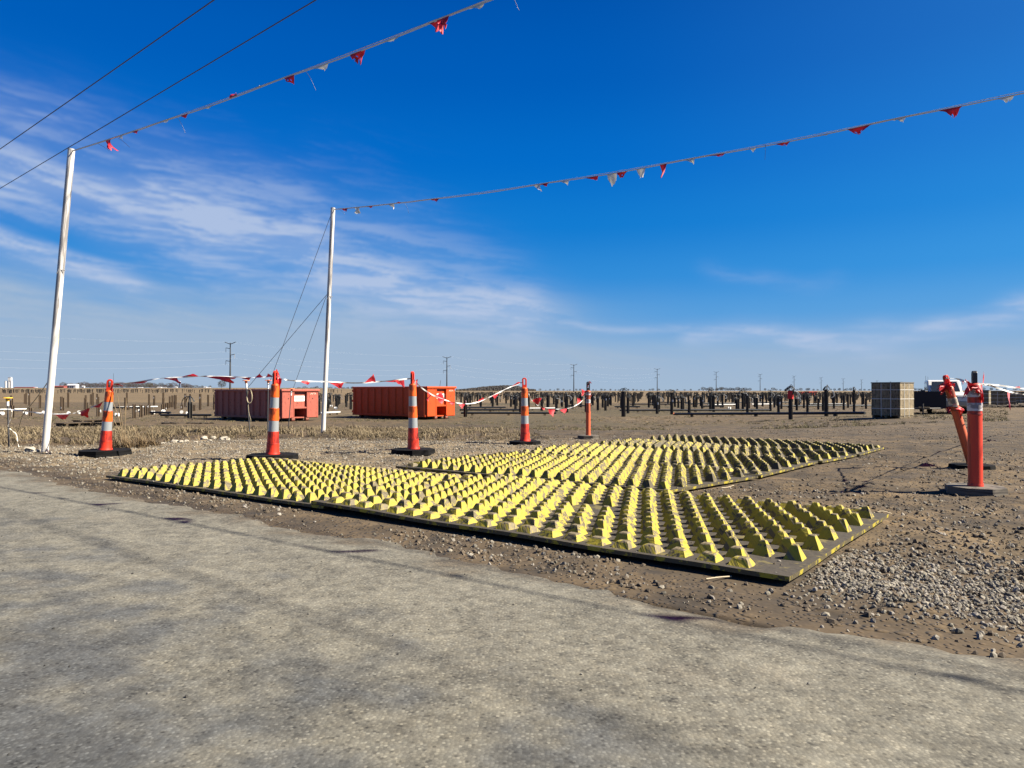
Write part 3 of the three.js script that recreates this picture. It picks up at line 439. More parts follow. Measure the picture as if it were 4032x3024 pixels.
// ------------------------------------------------------------------ pennants: flags on a curve
function flagGeo(curve, t0, t1, drop, o = {}) {
  const { tip = 0.75, skew = 0, curl = 0.25, rag = 0.25, seed = 1, dir = [0, -1, 0], sharp = 0.9 } = o, r = rng(seed * 131 + 7), nu = 8, nv = 6, pos = [], idx = [], L = curve.getLength() * Math.abs(t1 - t0);
  const D = new THREE.Vector3(...dir).normalize(), side = curve.getTangent((t0 + t1) / 2).cross(D).normalize(), tan = curve.getTangent((t0 + t1) / 2);
  const hem = [...Array(nu + 1)].map(() => 1 - rag * r());
  for (let j = 0; j <= nv; j++) for (let i = 0; i <= nu; i++) {
    const v = j / nv, s = lerp(i / nu, tip, v * sharp), P0 = curve.getPoint(clamp(lerp(t0, t1, s)));
    const d = drop * v * hem[clamp(Math.round(lerp(i, nu * tip, v * 0.5)), 0, nu)], c = curl * drop * (Math.sin(v * 2.6 + s * 5 + seed) * 0.7 * v + Math.sin(s * 9 + seed * 2) * 0.25 * v);
    P0.addScaledVector(D, d).addScaledVector(side, c).addScaledVector(tan, skew * drop * v * v + (j ? (r() - 0.5) * rag * 0.10 * drop : 0)); pos.push(P0.x, P0.y, P0.z);
  }
  const N = nu + 1; for (let j = 0; j < nv; j++) for (let i = 0; i < nu; i++) { if (rag > 0.3 && j > 2 && r() < 0.12) continue; const a = j * N + i, b = a + N; idx.push(a, b, a + 1, a + 1, b, b + 1); }
  const g = new THREE.BufferGeometry(); g.setAttribute('position', new THREE.Float32BufferAttribute(pos, 3)); g.setIndex(idx); g.computeVertexNormals(); return g;
}
function ribbon(curve, w, n, twist, seed, t0 = 0, t1 = 1) {
  const pos = [], idx = []; for (let i = 0; i <= n; i++) { const t = lerp(t0, t1, i / n), p = curve.getPoint(t), tg = curve.getTangent(t), a = twist * (fbm(t * 9 + seed, seed, 3) - 0.5) * 6 + 0.5, up = new THREE.Vector3(0, 1, 0), s = tg.clone().cross(up).normalize(), d = s.multiplyScalar(Math.sin(a)).addScaledVector(up, Math.cos(a)); pos.push(...p.clone().addScaledVector(d, w / 2).toArray(), ...p.clone().addScaledVector(d, -w / 2).toArray()); if (i) idx.push(2 * i - 2, 2 * i - 1, 2 * i, 2 * i, 2 * i - 1, 2 * i + 1); }
  const g = new THREE.BufferGeometry(); g.setAttribute('position', new THREE.Float32BufferAttribute(pos, 3)); g.setIndex(idx); g.computeVertexNormals(); return g;
}
const pxCurve = (list) => new THREE.CatmullRomCurve3(list.map(([px, py, f]) => W3(...at(px, py, f))), false, 'centripetal');
const nearT = (curve, px) => { if (px < 0) return -px; let best = 0, bd = 1e9; for (let i = 0; i <= 400; i++) { const p = curve.getPoint(i / 400), x = p.x / -p.z * F + CX, d = Math.abs(x - px); if (d < bd) { bd = d; best = i / 400; } } return best; };
function pennantTape(name, label, pts, flags, o = {}) {
  const c = pxCurve(pts), t = thing(name, [0, 0, 0], 0, label, 'pennant tape', o.group || 'red pennant tapes strung between the cones');
  part('tape', ribbon(c, o.w || 0.021, 120, o.twist ?? 1, o.seed || 3), M.tapeWhite, t);
  flags.forEach(([px, len, drop, q = {}], i) => { const u = nearT(c, px), h = len / c.getLength() / 2; part(i ? `flag_${String(i).padStart(3, '0')}` : 'flag', flagGeo(c, Math.max(0, u - h), Math.min(1, u + h), drop, { seed: i + (o.seed || 3) * 9, ...q }), q.white ? M.flagWhite : M.flagRed, t); });
  return t;
}
const dA = pA[2], dB = pB[2], dC = pC[2], dD = pD[2], dE = pE[2], dF = pF[2], dG = pG[2];
pennantTape('pennant_tape', 'pennant tape streaming from the cone at the taller pole to the cone behind the mats', [[446, 1512, dA], [520, 1507, dA - 0.1], [640, 1489, dA - 0.25], [740, 1484, dA - 0.35], [860, 1481, dB + 0.35], [980, 1486, dB + 0.15], [1083, 1483, dB]],
  [[455, 0.13, 0.09, { tip: 0.9, dir: [0.8, -0.4, 0] }], [545, 0.30, 0.035, { curl: 0.6 }], [670, 0.26, 0.10, { tip: 1.15, sharp: 0.95, skew: 0.5 }], [745, 0.30, -0.045, { tip: 0.7 }], [850, 0.38, 0.10, { tip: 1.1, skew: 0.4, sharp: 0.95 }], [905, 0.24, 0.035], [965, 0.20, 0.04, { curl: 0.8 }], [1020, 0.15, -0.05, { tip: 0.6 }], [1062, 0.14, -0.05, { tip: 0.3 }]], { seed: 3 });
pennantTape('pennant_tape', 'pennant tape passing behind the shorter pole to the cone before the orange dumpster', [[1085, 1484, dB], [1130, 1496, dB + 0.1], [1200, 1501, dB + 0.3], [1290, 1503, dB + 0.45], [1400, 1508, dB + 0.6], [1500, 1502, dC - 0.2], [1622, 1490, dC]],
  [[1100, 0.15, 0.22, { tip: 0.4, curl: 0.4 }], [1095, 0.13, -0.12, { tip: 0.9, skew: 0.4 }], [1200, 0.20, 0.05], [1320, 0.20, 0.09, { tip: 0.85 }], [1457, 0.15, -0.13, { tip: 0.8, sharp: 1 }], [1545, 0.22, 0.035], [1570, 0.11, 0.13, { tip: 1, sharp: 0.9 }]], { seed: 4 });
pennantTape('pennant_tape', 'pennant tape drooping across the orange dumpster end between two banded cones', [[1628, 1494, dC], [1648, 1516, dC + 0.1], [1690, 1548, dC + 0.3], [1750, 1574, dC + 0.7], [1815, 1589, dC + 1.0], [1870, 1586, dC + 1.3], [1940, 1558, dC + 1.6], [2000, 1528, dD - 0.1], [2058, 1505, dD]],
  [[1640, 0.12, -0.07, { tip: 0.8 }], [1640, 0.13, 0.05], [1690, 0.14, 0.13, { curl: 0.8, tip: 0.6 }], [1733, 0.20, -0.11, { tip: 0.6, sharp: 0.8 }], [1733, 0.18, 0.09, { tip: 0.6 }], [1775, 0.18, 0.06, { tip: 0.7 }], [1818, 0.17, 0.09, { tip: 0.4 }], [1892, 0.16, -0.05], [1953, 0.16, 0.09, { tip: 0.4 }], [2033, 0.24, -0.04, { tip: 0.7 }]], { seed: 5 });
pennantTape('pennant_tape', 'pennant tape hanging low between a banded cone and the slender delineator', [[2079, 1540, dD], [2090, 1570, dD + 0.1], [2115, 1594, dD + 0.2], [2155, 1609, dD + 0.4], [2210, 1610, dD + 0.7], [2260, 1600, dE - 0.3], [2300, 1572, dE - 0.05], [2318, 1556, dE]],
  [[2105, 0.26, 0.16, { tip: 0.7, sharp: 0.6, dir: [0.5, 0.5, 0] }], [2138, 0.12, 0.05], [2172, 0.16, 0.16, { tip: 0.5, sharp: 1 }], [2217, 0.18, 0.13, { tip: 0.8, sharp: 1 }], [2282, 0.14, -0.12, { tip: 0.3 }]], { seed: 6 });
pennantTape('pennant_tape', 'sagging white pennant tape from the capped stake to the cone at the pole', [[28, 1610, 11.3], [70, 1616, 11.2], [150, 1625, 11.0], [230, 1630, 10.9], [300, 1625, 10.8], [350, 1607, 10.7], [395, 1588, 10.6], [432, 1560, 10.5]],
  [[150, 0.2, 0.03, { white: 1 }], [245, 0.30, 0.09, { tip: 0.6 }], [335, 0.26, 0.13, { tip: 0.5, curl: 0.6 }], [385, 0.30, 0.06, { tip: 0.7 }], [418, 0.18, 0.05], [428, 0.13, -0.10, { tip: 1.3, dir: [-0.8, -0.5, 0] }]], { seed: 7 });
pennantTape('pennant_tape', 'short pennant tape looped from the leaning delineator to the upright red tube', [[3722, 1488, dG], [3748, 1490, dG - 0.5], [3785, 1496, dG - 1.2], [3815, 1508, dF + 0.3], [3836, 1512, dF]],
  [[3718, 0.16, 0.24, { tip: 0.5, curl: 0.5, rag: 0.4 }], [3712, 0.14, -0.04], [3790, 0.24, 0.05, { tip: 0.4, curl: 0.5 }], [3825, 0.16, 0.10, { tip: 0.3 }]], { seed: 8 });
pennantTape('pennant_tape', 'pennant tape leaving the red tube for the post out in the dirt yard', [[3843, 1512, dF], [3880, 1514, dF + 0.8], [3940, 1518, dF + 2.2], [4032, 1530, dF + 5.0], [4120, 1525, dF + 7.5], [4170, 1518, 15.9]],
  [[3872, 0.30, -0.14, { tip: 0.1, sharp: 0.9, curl: 0.15, rag: 0.1 }], [3855, 0.15, 0.10, { tip: 0.9 }], [4005, 0.8, -0.035, { curl: 0.3 }], [4110, 0.5, 0.2]], { seed: 9 });
pennantTape('pennant_tape', 'lower pennant tape with one hanging red triangle beside the red tube', [[3846, 1516, dF], [3890, 1516, dF + 0.6], [3930, 1528, dF + 1.3], [3985, 1545, dF + 2.6], [4040, 1553, dF + 4.2], [4110, 1555, dF + 7], [4172, 1545, 15.9]],
  [[3972, 0.40, 0.24, { tip: 0.15, sharp: 0.95, curl: 0.15, rag: 0.1 }], [3862, 0.22, 0.09, { tip: 0.8 }], [4100, 0.5, 0.2]], { seed: 10 });
{ // loose flags knotted round the posts
  const wrap = (px, py, f, n, label, seed, R) => { const t = thing('knotted_flags', [0, 0, 0], 0, label, 'flags', 'flags knotted on the posts'), r = rng(seed); const c0 = at(px, py, f); for (let i = 0; i < n; i++) { const a = r() * 6.28, y = (r() - 0.5) * 0.06, c = new THREE.CatmullRomCurve3([0, 0.35, 0.7].map((k) => W3(c0[0] + Math.cos(a + k * 2.2) * R, c0[1] + y + k * 0.03, c0[2] + Math.sin(a + k * 2.2) * R))); part(i ? `flag_${String(i).padStart(3, '0')}` : 'flag', flagGeo(c, 0, 1, 0.06 + 0.10 * r(), { seed: seed + i, curl: 0.7, rag: 0.35, tip: r(), dir: [r() - 0.6, -0.8 + r() * 0.8, r() - 0.5] }), M.flagRed, t); } part('cord', new THREE.TorusGeometry(R * 1.02, 0.004, 5, 20).rotateX(Math.PI / 2).translate(c0[0], c0[1], -c0[2]), M.wire, t); return t; };
  wrap(3752, 1600, dG, 8, 'red flags tied round the white band of the leaning post', 31, 0.058); wrap(3722, 1520, dG, 7, 'red flags wound round the loop of the leaning post', 32, 0.05); wrap(3838, 1530, dF, 6, 'red flags wound below the black loop of the upright tube', 33, 0.062); wrap(2318, 1545, dE, 5, 'red flag bunch tied to the slender delineator', 34, 0.046); wrap(2318, 1508, dE, 3, 'red flag tuft stuck in the black loop of the slender delineator', 35, 0.02);
}

// ------------------------------------------------------------------ white poles, overhead pennant lines, guys
function whitePole(b, top, r, label, extra) {
  const t = thing('white_pole', [b[0], b[1], b[2]], 0, label, 'pole', 'white poles that hold the overhead pennant lines'), T = [top[0] - b[0], top[1] - b[1], -(top[2] - b[2])];
  part('shaft', bar([0, -0.05, 0], T, r, 28), M.pvc, t); part('top_cap', bar([T[0], T[1] - 0.001, T[2]], [T[0] * 1.002, T[1] + 0.018, T[2] * 1.002], r * 1.04, 28), M.pvc, t);
  for (const k of extra) { const c = [T[0] * k, T[1] * k, T[2] * k]; part('eye_bolt', [bar([c[0] - 0.03, c[1] - 0.06, c[2] + r], [c[0] + 0.005, c[1], c[2] + r * 1.1], 0.006), bar([c[0] - 0.01, c[1], c[2] + r * 0.9], [c[0] + r + 0.04, c[1] - 0.008, c[2] + r * 0.6], 0.006)], M.galv, t); }
  return t;
}
const b1 = onGround(175, 1783), t1 = at(281, 592, b1[2]), b2 = onGround(1271, 1721), t2 = at(1311, 822, b2[2]);
whitePole(b1, t1, 0.050, 'taller white pole among pale rocks beside a banded cone', [0.603]);
whitePole(b2, t2, 0.046, 'shorter white pole with three guy wires between the two dumpsters', [0.615]);
const DIR = [0.821, -0.571], e1 = [t1[0] + DIR[0] * 17.5, 4.7, t1[2] + DIR[1] * 17.5], e2 = [t2[0] + DIR[0] * 18, 4.75, t2[2] + DIR[1] * 18];
whitePole([e1[0] + 0.2, land(e1[0], e1[2]), e1[2]], e1, 0.050, 'white pole on the road side that ends the first pennant line', []);
whitePole([e2[0] + 0.2, land(e2[0], e2[2]), e2[2]], e2, 0.046, 'white pole on the yard side that ends the second pennant line', []);
function sagCurve(a, b, sag, n = 24) { const pts = []; for (let i = 0; i <= n; i++) { const t = i / n; pts.push(W3(lerp(a[0], b[0], t), lerp(a[1], b[1], t) - sag * 4 * t * (1 - t), lerp(a[2], b[2], t))); } return new THREE.CatmullRomCurve3(pts); }
function pennantLine(label, a, b, sag, flags, ties, seed) {
  const c = sagCurve([a[0], a[1] - 0.01, a[2]], [b[0], b[1] - 0.01, b[2]], sag), t = thing('overhead_pennant_line', [0, 0, 0], 0, label, 'pennant line', 'tattered pennant lines high over the entrance');
  part('steel_rope', new THREE.TubeGeometry(c, 90, 0.004, 6), M.galv, t);
  const low = new THREE.CatmullRomCurve3([...Array(60)].map((_, i) => { const p = c.getPoint(i / 59); p.y -= 0.008 + 0.016 * Math.abs(Math.sin(i * 0.37)) * (i > 6 ? 1 : 0.2); return p; })); part('webbing', ribbon(low, 0.015, 180, 0.12, seed), M.tapeWhite, t);
  let i = 0; for (const [px, w, len, drop, q = {}] of flags) { const u = nearT(c, px), h = 1.1 * len / c.getLength() / 2; part(i ? `flag_${String(i).padStart(3, '0')}` : 'flag', flagGeo(low, Math.max(0, u - h), Math.min(1, u + h), drop * 1.2, { seed: seed * 50 + i, rag: 0.5, curl: 0.45, ...q }), w ? M.flagWhite : M.flagRed, t); i++; }
  ties.forEach(([px, dx, dy], k) => { const p = c.getPoint(nearT(c, px)), d = -p.z * mpp(1); part(k ? `cable_tie_${String(k).padStart(3, '0')}` : 'cable_tie', tube([[p.x, p.y, p.z], [p.x + dx * d * 0.55, p.y - dy * d * 0.45, p.z + 0.01], [p.x + dx * d, p.y - dy * d, p.z]], 0.0022, 8, 5), M.zip, t); });
  return t;
}
const rest1 = [[-0.497, 0, 0.22, 0.10], [-0.53, 1, 0.24, 0.05], [-0.566, 0, 0.28, 0.22, { tip: 0.3 }], [-0.6, 1, 0.22, 0.05], [-0.634, 0, 0.28, 0.24], [-0.686, 1, 0.24, 0.08], [-0.731, 0, 0.30, 0.24, { tip: 0.9 }], [-0.79, 1, 0.24, 0.06], [-0.857, 0, 0.28, 0.24], [-0.92, 1, 0.24, 0.06]];
pennantLine('ragged red and white pennant line that starts at the taller white pole', t1, e1, 0.22, [[420, 0, 0.13, 0.15, { skew: 0.7, tip: 0.8, sharp: 0.25, rag: 0.3 }], [470, 1, 0.12, 0.04], [527, 0, 0.16, 0.035], [640, 1, 0.20, 0.03], [718, 0, 0.15, 0.05], [810, 1, 0.22, 0.03], [912, 0, 0.15, -0.05, { rag: 0.3, sharp: 0.4 }], [1012, 1, 0.16, -0.025], [1140, 0, 0.16, 0.09, { tip: 0.8, sharp: 0.7 }], [1262, 1, 0.22, 0.06], [1405, 0, 0.20, 0.13, { tip: 0.6, sharp: 0.6, rag: 0.6 }], [1545, 1, 0.20, 0.04], [1722, 0, 0.22, 0.17, { tip: 0.85, sharp: 0.7, rag: 0.65 }], [1880, 1, 0.22, 0.04], ...rest1], [[372, 52, 32], [448, 55, 42], [693, 35, 68], [1195, 45, 82], [2005, 45, 75]], 1);
pennantLine('ragged red and white pennant line that starts at the shorter white pole', t2, e2, 0.40, [[1355, 0, 0.18, 0.08, { rag: 0.7 }], [1402, 1, 0.13, 0.11, { rag: 0.2, sharp: 0.4 }], [1452, 0, 0.18, 0.03], [1535, 1, 0.14, 0.10, { tip: 1.2 }], [1567, 0, 0.20, -0.03], [1712, 0, 0.20, 0.06, { tip: 0.8 }], [2110, 1, 0.12, 0.10, { tip: 1.1 }], [2143, 0, 0.18, 0.05], [2225, 1, 0.16, 0.07], [2325, 0, 0.22, 0.06, { tip: 0.9 }], [2405, 1, 0.15, 0.16, { sharp: 0.4, tip: 0.9, rag: 0.2 }], [2450, 0, 0.18, 0.09, { tip: 0.3, rag: 0.7 }], [2530, 1, 0.14, 0.13, { tip: 0.7, sharp: 0.5, rag: 0.1 }], [2618, 0, 0.10, 0.20, { sharp: 0.85, tip: 0.5, rag: 0.1 }], [2722, 1, 0.16, 0.07, { tip: 0.8 }], [2826, 0, 0.22, 0.035], [2970, 1, 0.10, 0.05], [3085, 0, 0.18, 0.05], [3380, 0, 0.26, 0.09, { tip: 0.5 }], [3245, 1, 0.2, 0.02], [3550, 1, 0.16, 0.05], [3745, 0, 0.22, 0.10, { tip: 0.7, rag: 0.6 }], [3970, 1, 0.16, 0.07]], [[1330, 25, 25], [1590, 18, 45], [2435, 15, 15], [3018, -2, 62]], 2);

function stake(px, py, topPx, topPy, cap, label, coil) {
  const p = onGround(px, py), top = at(topPx, topPy, p[2]), t = thing('marker_stake', [p[0], groundAt(p[0], p[2]), p[2]], 0, label, 'stake', 'capped steel stakes'), T = [top[0] - p[0], top[1] - p[1], 0];
  part('rod', bar([0, -0.1, 0], T, 0.013, 8), M.steelDark, t); part('wrap', bar([T[0] * 0.86, T[1] * 0.86, 0], [T[0] * 0.97, T[1] * 0.97, 0], 0.020, 10), M.tapeWhite, t);
  part('cap', [cyl(0.024, 0.030, 0.055, T[0], T[1] - 0.035, 0, 12), cyl(0.078, 0.066, 0.014, T[0], T[1] + 0.018, 0, 6)], cap, t);
  if (coil) { const pts = []; for (let i = 0; i < 40; i++) { const a = i / 39 * 3 * 6.283; pts.push([T[0] * 0.7 + 0.05 + 0.055 * Math.sin(a) + i * 0.0004, T[1] * (0.72) + 0.15 * Math.cos(a), 0.03 + 0.01 * Math.sin(i)]); } part('rope_coil', tube(pts, 0.005, 110, 5), M.rope, t); part('rope_tail', tube([[T[0] * 0.6 + 0.02, T[1] * 0.6, 0.03], [T[0] * 0.5 + 0.03, T[1] * 0.42, 0.04], [T[0] * 0.4 + 0.06, T[1] * 0.25, 0.03], [T[0] * 0.4 + 0.05, T[1] * 0.18, 0.02]], 0.006, 20, 5), M.rope, t); }
  return [t, top, p];
}
const [, s1top, s1] = stake(985, 1716, 969, 1512, M.capOrange, 'stake with orange cap and hanging rope coil before the faded red dumpster', true);
const [, s2top, s2] = stake(1053, 1711, 1056, 1500, M.capOrange, 'stake with orange cap half hidden behind the cone on the mat edge', false);
const [, s3top, s3] = stake(1133, 1699, 1148, 1533, M.capOrange, 'dark stake with orange cap before the end of the faded dumpster', false);
const [stakeL, s4top, s4] = stake(36, 1760, 30, 1571, M.capYellow, 'stake with yellow cap wound with white tape left of the taller pole', false);
part('loose_tape', ribbon(new THREE.CatmullRomCurve3([[0.0, 0.66, 0.02], [0.06, 0.62, 0.03], [0.055, 0.5, 0.03], [0.0, 0.36, 0.03], [0.05, 0.30, 0.03], [0.14, 0.22, 0.03], [0.17, 0.1, 0.04], [0.2, 0.01, 0.05]].map((v) => new THREE.Vector3(...v))), 0.018, 60, 1, 2), M.flagWhite, stakeL);
solo('guy_wire', bar(W3(...at(1306, 838, b2[2])).toArray(), W3(s2top[0], s2top[1] - 0.12, s2top[2]).toArray(), 0.005), M.wire, 'guy wire from the very top of the shorter white pole', 'guy wire', 'guy wires of the shorter pole');
solo('guy_wire', bar(W3(...at(1287, 1160, b2[2])).toArray(), W3(s1top[0], s1top[1] - 0.12, s1top[2]).toArray(), 0.005), M.wire, 'guy wire from mid pole down to the stake with the rope coil', 'guy wire', 'guy wires of the shorter pole');
solo('guy_wire', bar(W3(...at(1284, 1168, b2[2])).toArray(), W3(s3top[0], s3top[1] - 0.10, s3top[2]).toArray(), 0.005), M.wire, 'steep guy wire from mid pole down to the dark stake', 'guy wire', 'guy wires of the shorter pole');
solo('pole_rope', tube([[224, 1140], [233, 1230], [233, 1300], [226, 1380], [212, 1445], [196, 1490], [160, 1545], [120, 1597], [92, 1630], [70, 1700]].map(([x, y], i) => W3(...at(x, y, b1[2] + 0.06 + Math.max(0, i - 4) * 0.35))), 0.007, 60, 6), M.rope, 'slack rope bowing out from the taller white pole down to the field', 'rope');
{ // two dark utility wires that follow the road
  const h = 8, w = (px, py) => { const [x, y, z] = ray(px, py), f = (h - EYE) / (y / z); return [x / z * f, f]; };
  [[[0, 587], [842, 0]], [[0, 742], [1243, 0]]].forEach(([A, B], i) => { const a = w(...A), b = w(...B), dx = b[0] - a[0], df = b[1] - a[1], L = Math.hypot(dx, df), ux = dx / L, uf = df / L; solo('utility_wire', tube([-60, -20, 0, L, 45].map((s) => W3(a[0] + ux * s, h, a[1] + uf * s)), 0.011, 60, 6), M.wire, i ? 'lower dark utility wire running just above the taller white pole' : 'upper dark utility wire crossing the sky alone', 'wire', 'utility wires above the road'); });
}

// ------------------------------------------------------------------ roll-off dumpsters
function paintTex(seed, rust) { return dataTex(512, (u, v) => { const a = fbm(u * 7, v * 7, 5, 7, 0.6, seed), s = fbm(u * 60, v * 5, 4, 0, 0.6, seed + 5), b = fbm(u * 50, v * 50, 3, 50, 0.6, seed + 9); const k = smooth(0.60, 0.72, a * 0.7 + s * 0.3) * rust, t = 0.90 + 0.2 * (b - 0.5) - 0.12 * smooth(0.5, 0.7, s); return [lerp(t, 0.45, k), lerp(t, 0.40, k), lerp(t, 0.38, k)]; }); }
const placardTex = (k) => { const c = document.createElement('canvas'); c.width = 256; c.height = 128; const x = c.getContext('2d'); x.fillStyle = '#e9e6de'; x.fillRect(0, 0, 256, 128); x.fillStyle = '#3c4653'; x.beginPath(); x.moveTo(12, 34); x.lineTo(224, 34); x.lineTo(246, 50); x.lineTo(238, 72); x.lineTo(20, 72); x.lineTo(8, 58); x.closePath(); x.fill(); x.strokeStyle = '#d9d6cf'; x.lineWidth = 5; x.beginPath(); for (let i = 0; i < 9; i++) { x.moveTo(26 + i * 22, 44); x.lineTo(34 + i * 22, 62); x.lineTo(42 + i * 22, 46); } x.stroke(); x.strokeStyle = '#b5372c'; x.lineWidth = 4; x.beginPath(); x.moveTo(30, 30); x.quadraticCurveTo(70, -6, 110, 26); x.quadraticCurveTo(160, 2, 220, 28); x.stroke(); x.fillStyle = '#8a8780'; for (let i = 0; i < 2; i++) x.fillRect(22, 86 + i * 16, 200 - i * 50, 6); const t = new THREE.CanvasTexture(c); t.colorSpace = THREE.SRGBColorSpace; return t; };
function dumpster(px, py, hPx, Ln, color, lid, tex, label) {
  const p = onGround(px, py), s = mpp(p[2]), H = hPx * s, Wd = 2.42, mat = std({ color: rgb(...color), map: tex, roughness: 0.55 }), endMat = std({ color: rgb(...lid), map: tex, roughness: 0.5 }), dark = std({ color: rgb(0.03, 0.022, 0.018), roughness: 0.9 }), t = thing('dumpster', p, 0, label, 'dumpster', 'roll-off dumpsters behind the entrance');
  // local x: along its length away from the near end (x = 0 at the end with the hook), z: across
  t.rotation.y = Math.atan2(0.60, 0.80) * -1 + Math.PI; // +x local -> (-.80, .60 ahead)
  t.position.x += 0.6 * Wd / 2; t.position.z -= 0.8 * Wd / 2; t.position.y = Math.min(land(p[0] - 2, p[2] + 2), p[1]);                    // the near corner, not the middle of the end, stands at p
  const g0 = 0.17, y0 = g0, y1 = H;
  const side = (sg, name) => { const z = sg * Wd / 2; const w = part(name, box(Ln, y1 - y0 - 0.06, 0.02, Ln / 2, (y0 + y1) / 2, z), mat, t); part('top_rail', rbox(Ln + 0.04, 0.12, 0.12, Ln / 2, y1 - 0.05, z + sg * 0.03, 0.02), mat, w); part('bottom_rail', rbox(Ln, 0.12, 0.09, Ln / 2, y0 + 0.05, z + sg * 0.035, 0.015), mat, w); part('mid_line', box(Ln - 0.6, 0.025, 0.012, Ln / 2 + 0.2, lerp(y0, y1, 0.54), z + sg * 0.016), mat, w); const n = 10; for (let i = 0; i <= n; i++) part(i ? `rib_${String(i).padStart(3, '0')}` : 'rib', (() => { const sh = new THREE.Shape(); sh.moveTo(-0.10, 0); sh.lineTo(-0.06, 0.075); sh.lineTo(0.06, 0.075); sh.lineTo(0.10, 0); sh.lineTo(-0.10, 0); const e = new THREE.ExtrudeGeometry(sh, { depth: y1 - y0 - 0.2, bevelEnabled: false }); e.rotateX(-Math.PI / 2); if (sg > 0) e.rotateY(Math.PI); e.translate(0.12 + i * (Ln - 0.24) / n, y0 + 0.1, z + sg * 0.008); return metric(e); })(), mat, w); };
  side(1, 'side_wall'); side(-1, 'side_wall_001');
  part('floor', box(Ln - 0.04, 0.06, Wd - 0.04, Ln / 2, y0 + 0.03, 0), mat, t);
  // near end: two wide panels, a sunk middle, a dark hook tunnel below it
  const wide = 0.74, mid = Wd - 2 * wide, tunnelTop = y0 + (y1 - y0) * 0.32, end = part('end_wall', box(0.03, y1 - tunnelTop - 0.05, Wd - 0.02, 0.02, (tunnelTop + y1) / 2 - 0.02, 0), endMat, t);
  for (const sg of [-1, 1]) part(sg < 0 ? 'end_panel' : 'end_panel_001', rbox(0.13, y1 - y0 - 0.08, wide - 0.02, -0.05, (y0 + y1) / 2 - 0.02, sg * (Wd / 2 - wide / 2), 0.02), endMat, end);
  for (const sg of [-1, 1]) part(sg < 0 ? 'post' : 'post_001', rbox(0.10, y1 - y0 - 0.1, 0.07, -0.075, (y0 + y1) / 2, sg * (mid / 2 - 0.02), 0.01), endMat, end);
  part('cross_beam', rbox(0.10, 0.09, mid - 0.12, -0.055, lerp(y0, y1, 0.36), 0, 0.01), endMat, end);
  part('hook_tunnel', merge([box(1.1, 0.02, mid - 0.04, 0.56, tunnelTop, 0), box(1.1, tunnelTop - y0, 0.02, 0.56, (tunnelTop + y0) / 2, mid / 2 - 0.03), box(1.1, tunnelTop - y0, 0.02, 0.56, (tunnelTop + y0) / 2, -mid / 2 + 0.03), box(0.02, tunnelTop - y0, mid - 0.08, 1.10, (tunnelTop + y0) / 2, 0)]), mat, end);
  part('top_rail_end', rbox(0.22, 0.13, Wd + 0.14, -0.07, y1 - 0.05, 0, 0.025), endMat, t);
  part('rear_door', box(0.05, y1 - y0 - 0.06, Wd - 0.04, Ln - 0.01, (y0 + y1) / 2, 0), mat, t);
  for (const k of [0.12, 0.5, 0.86]) part('hinge', rbox(0.10, 0.14, 0.16, Ln + 0.03, lerp(y0, y1, k), -Wd / 2 + 0.02, 0.02), mat, t);
  for (const sg of [-1, 1]) part(sg < 0 ? 'skid_rail' : 'skid_rail_001', box(Ln - 0.6, g0 - 0.04, 0.14, Ln / 2 + 0.1, g0 / 2 + 0.02, sg * 0.5), M.black, t);
  for (const sg of [-1, 1]) { const r = cyl(0.10, 0.10, 0.20, 0, -0.10, 0, 18); r.rotateX(Math.PI / 2); r.translate(-0.02, 0.10, sg * (mid / 2)); part(sg < 0 ? 'roller' : 'roller_001', r, std({ color: rgb(0.16, 0.05, 0.03), roughness: 0.8 }), t); const q = cyl(0.12, 0.12, 0.22, 0, -0.11, 0, 18); q.rotateX(Math.PI / 2); q.translate(Ln - 0.5, 0.12, sg * (Wd / 2 - 0.25)); part(sg < 0 ? 'wheel' : 'wheel_001', q, M.black, t); }
  for (const sg of [-1, 1]) { const h = cyl(0.035, 0.035, 0.012, 0, -0.006, 0, 12); h.rotateZ(Math.PI / 2); h.translate(-0.118, lerp(y0, y1, 0.68), sg * (Wd / 2 - wide * 0.55)); part(sg < 0 ? 'lash_hole_disc' : 'lash_hole_disc_001', h, dark, end); }  // flat dark discs stand in for the shade inside the lash holes
  const pl = new THREE.PlaneGeometry(mid * 0.72, 0.30); pl.rotateY(-Math.PI / 2); pl.translate(-0.008, lerp(y0, y1, 0.68), 0); part('placard', pl, std({ map: placardTex(0), roughness: 0.6 }), end);
  const strokes = [0, 1, 2, 3].map((i) => { const b = box(0.004, 0.11, 0.02, 0, 0, 0); b.rotateX((i - 1.5) * 0.45); b.translate(-0.117, y1 - 0.24, (Wd / 2 - 0.2) - i * 0.10); return b; }); part('paint_mark', merge(strokes), std({ color: rgb(0.7, 0.62, 0.52) }), end);
  return [t, p, H];
}
dumpster(1105, 1661, 128, 6.45, [0.42, 0.105, 0.068], [0.42, 0.105, 0.068], paintTex(41, 0.65), 'faded red dumpster with salmon pink end by the shorter white pole');
const [dump2, pd2, Hd2] = dumpster(1677, 1653, 131, 6.35, [0.66, 0.072, 0.003], [0.66, 0.072, 0.003], paintTex(47, 0.3), 'bright orange dumpster behind the banded cone with drooping tape');
{ const c = at(1727, 1545, pd2[2] + 1.5); solo('bent_rod', tube([W3(c[0] - 0.0, Hd2 + pd2[1] - 1.3, c[2]), W3(c[0], c[1], c[2]), W3(c[0] + 0.08, c[1] + 0.4, c[2]), W3(...at(1735, 1498, c[2]))], 0.012, 16, 5), M.steelDark, 'thin bent rod sticking up out of the bright orange dumpster', 'rod'); }

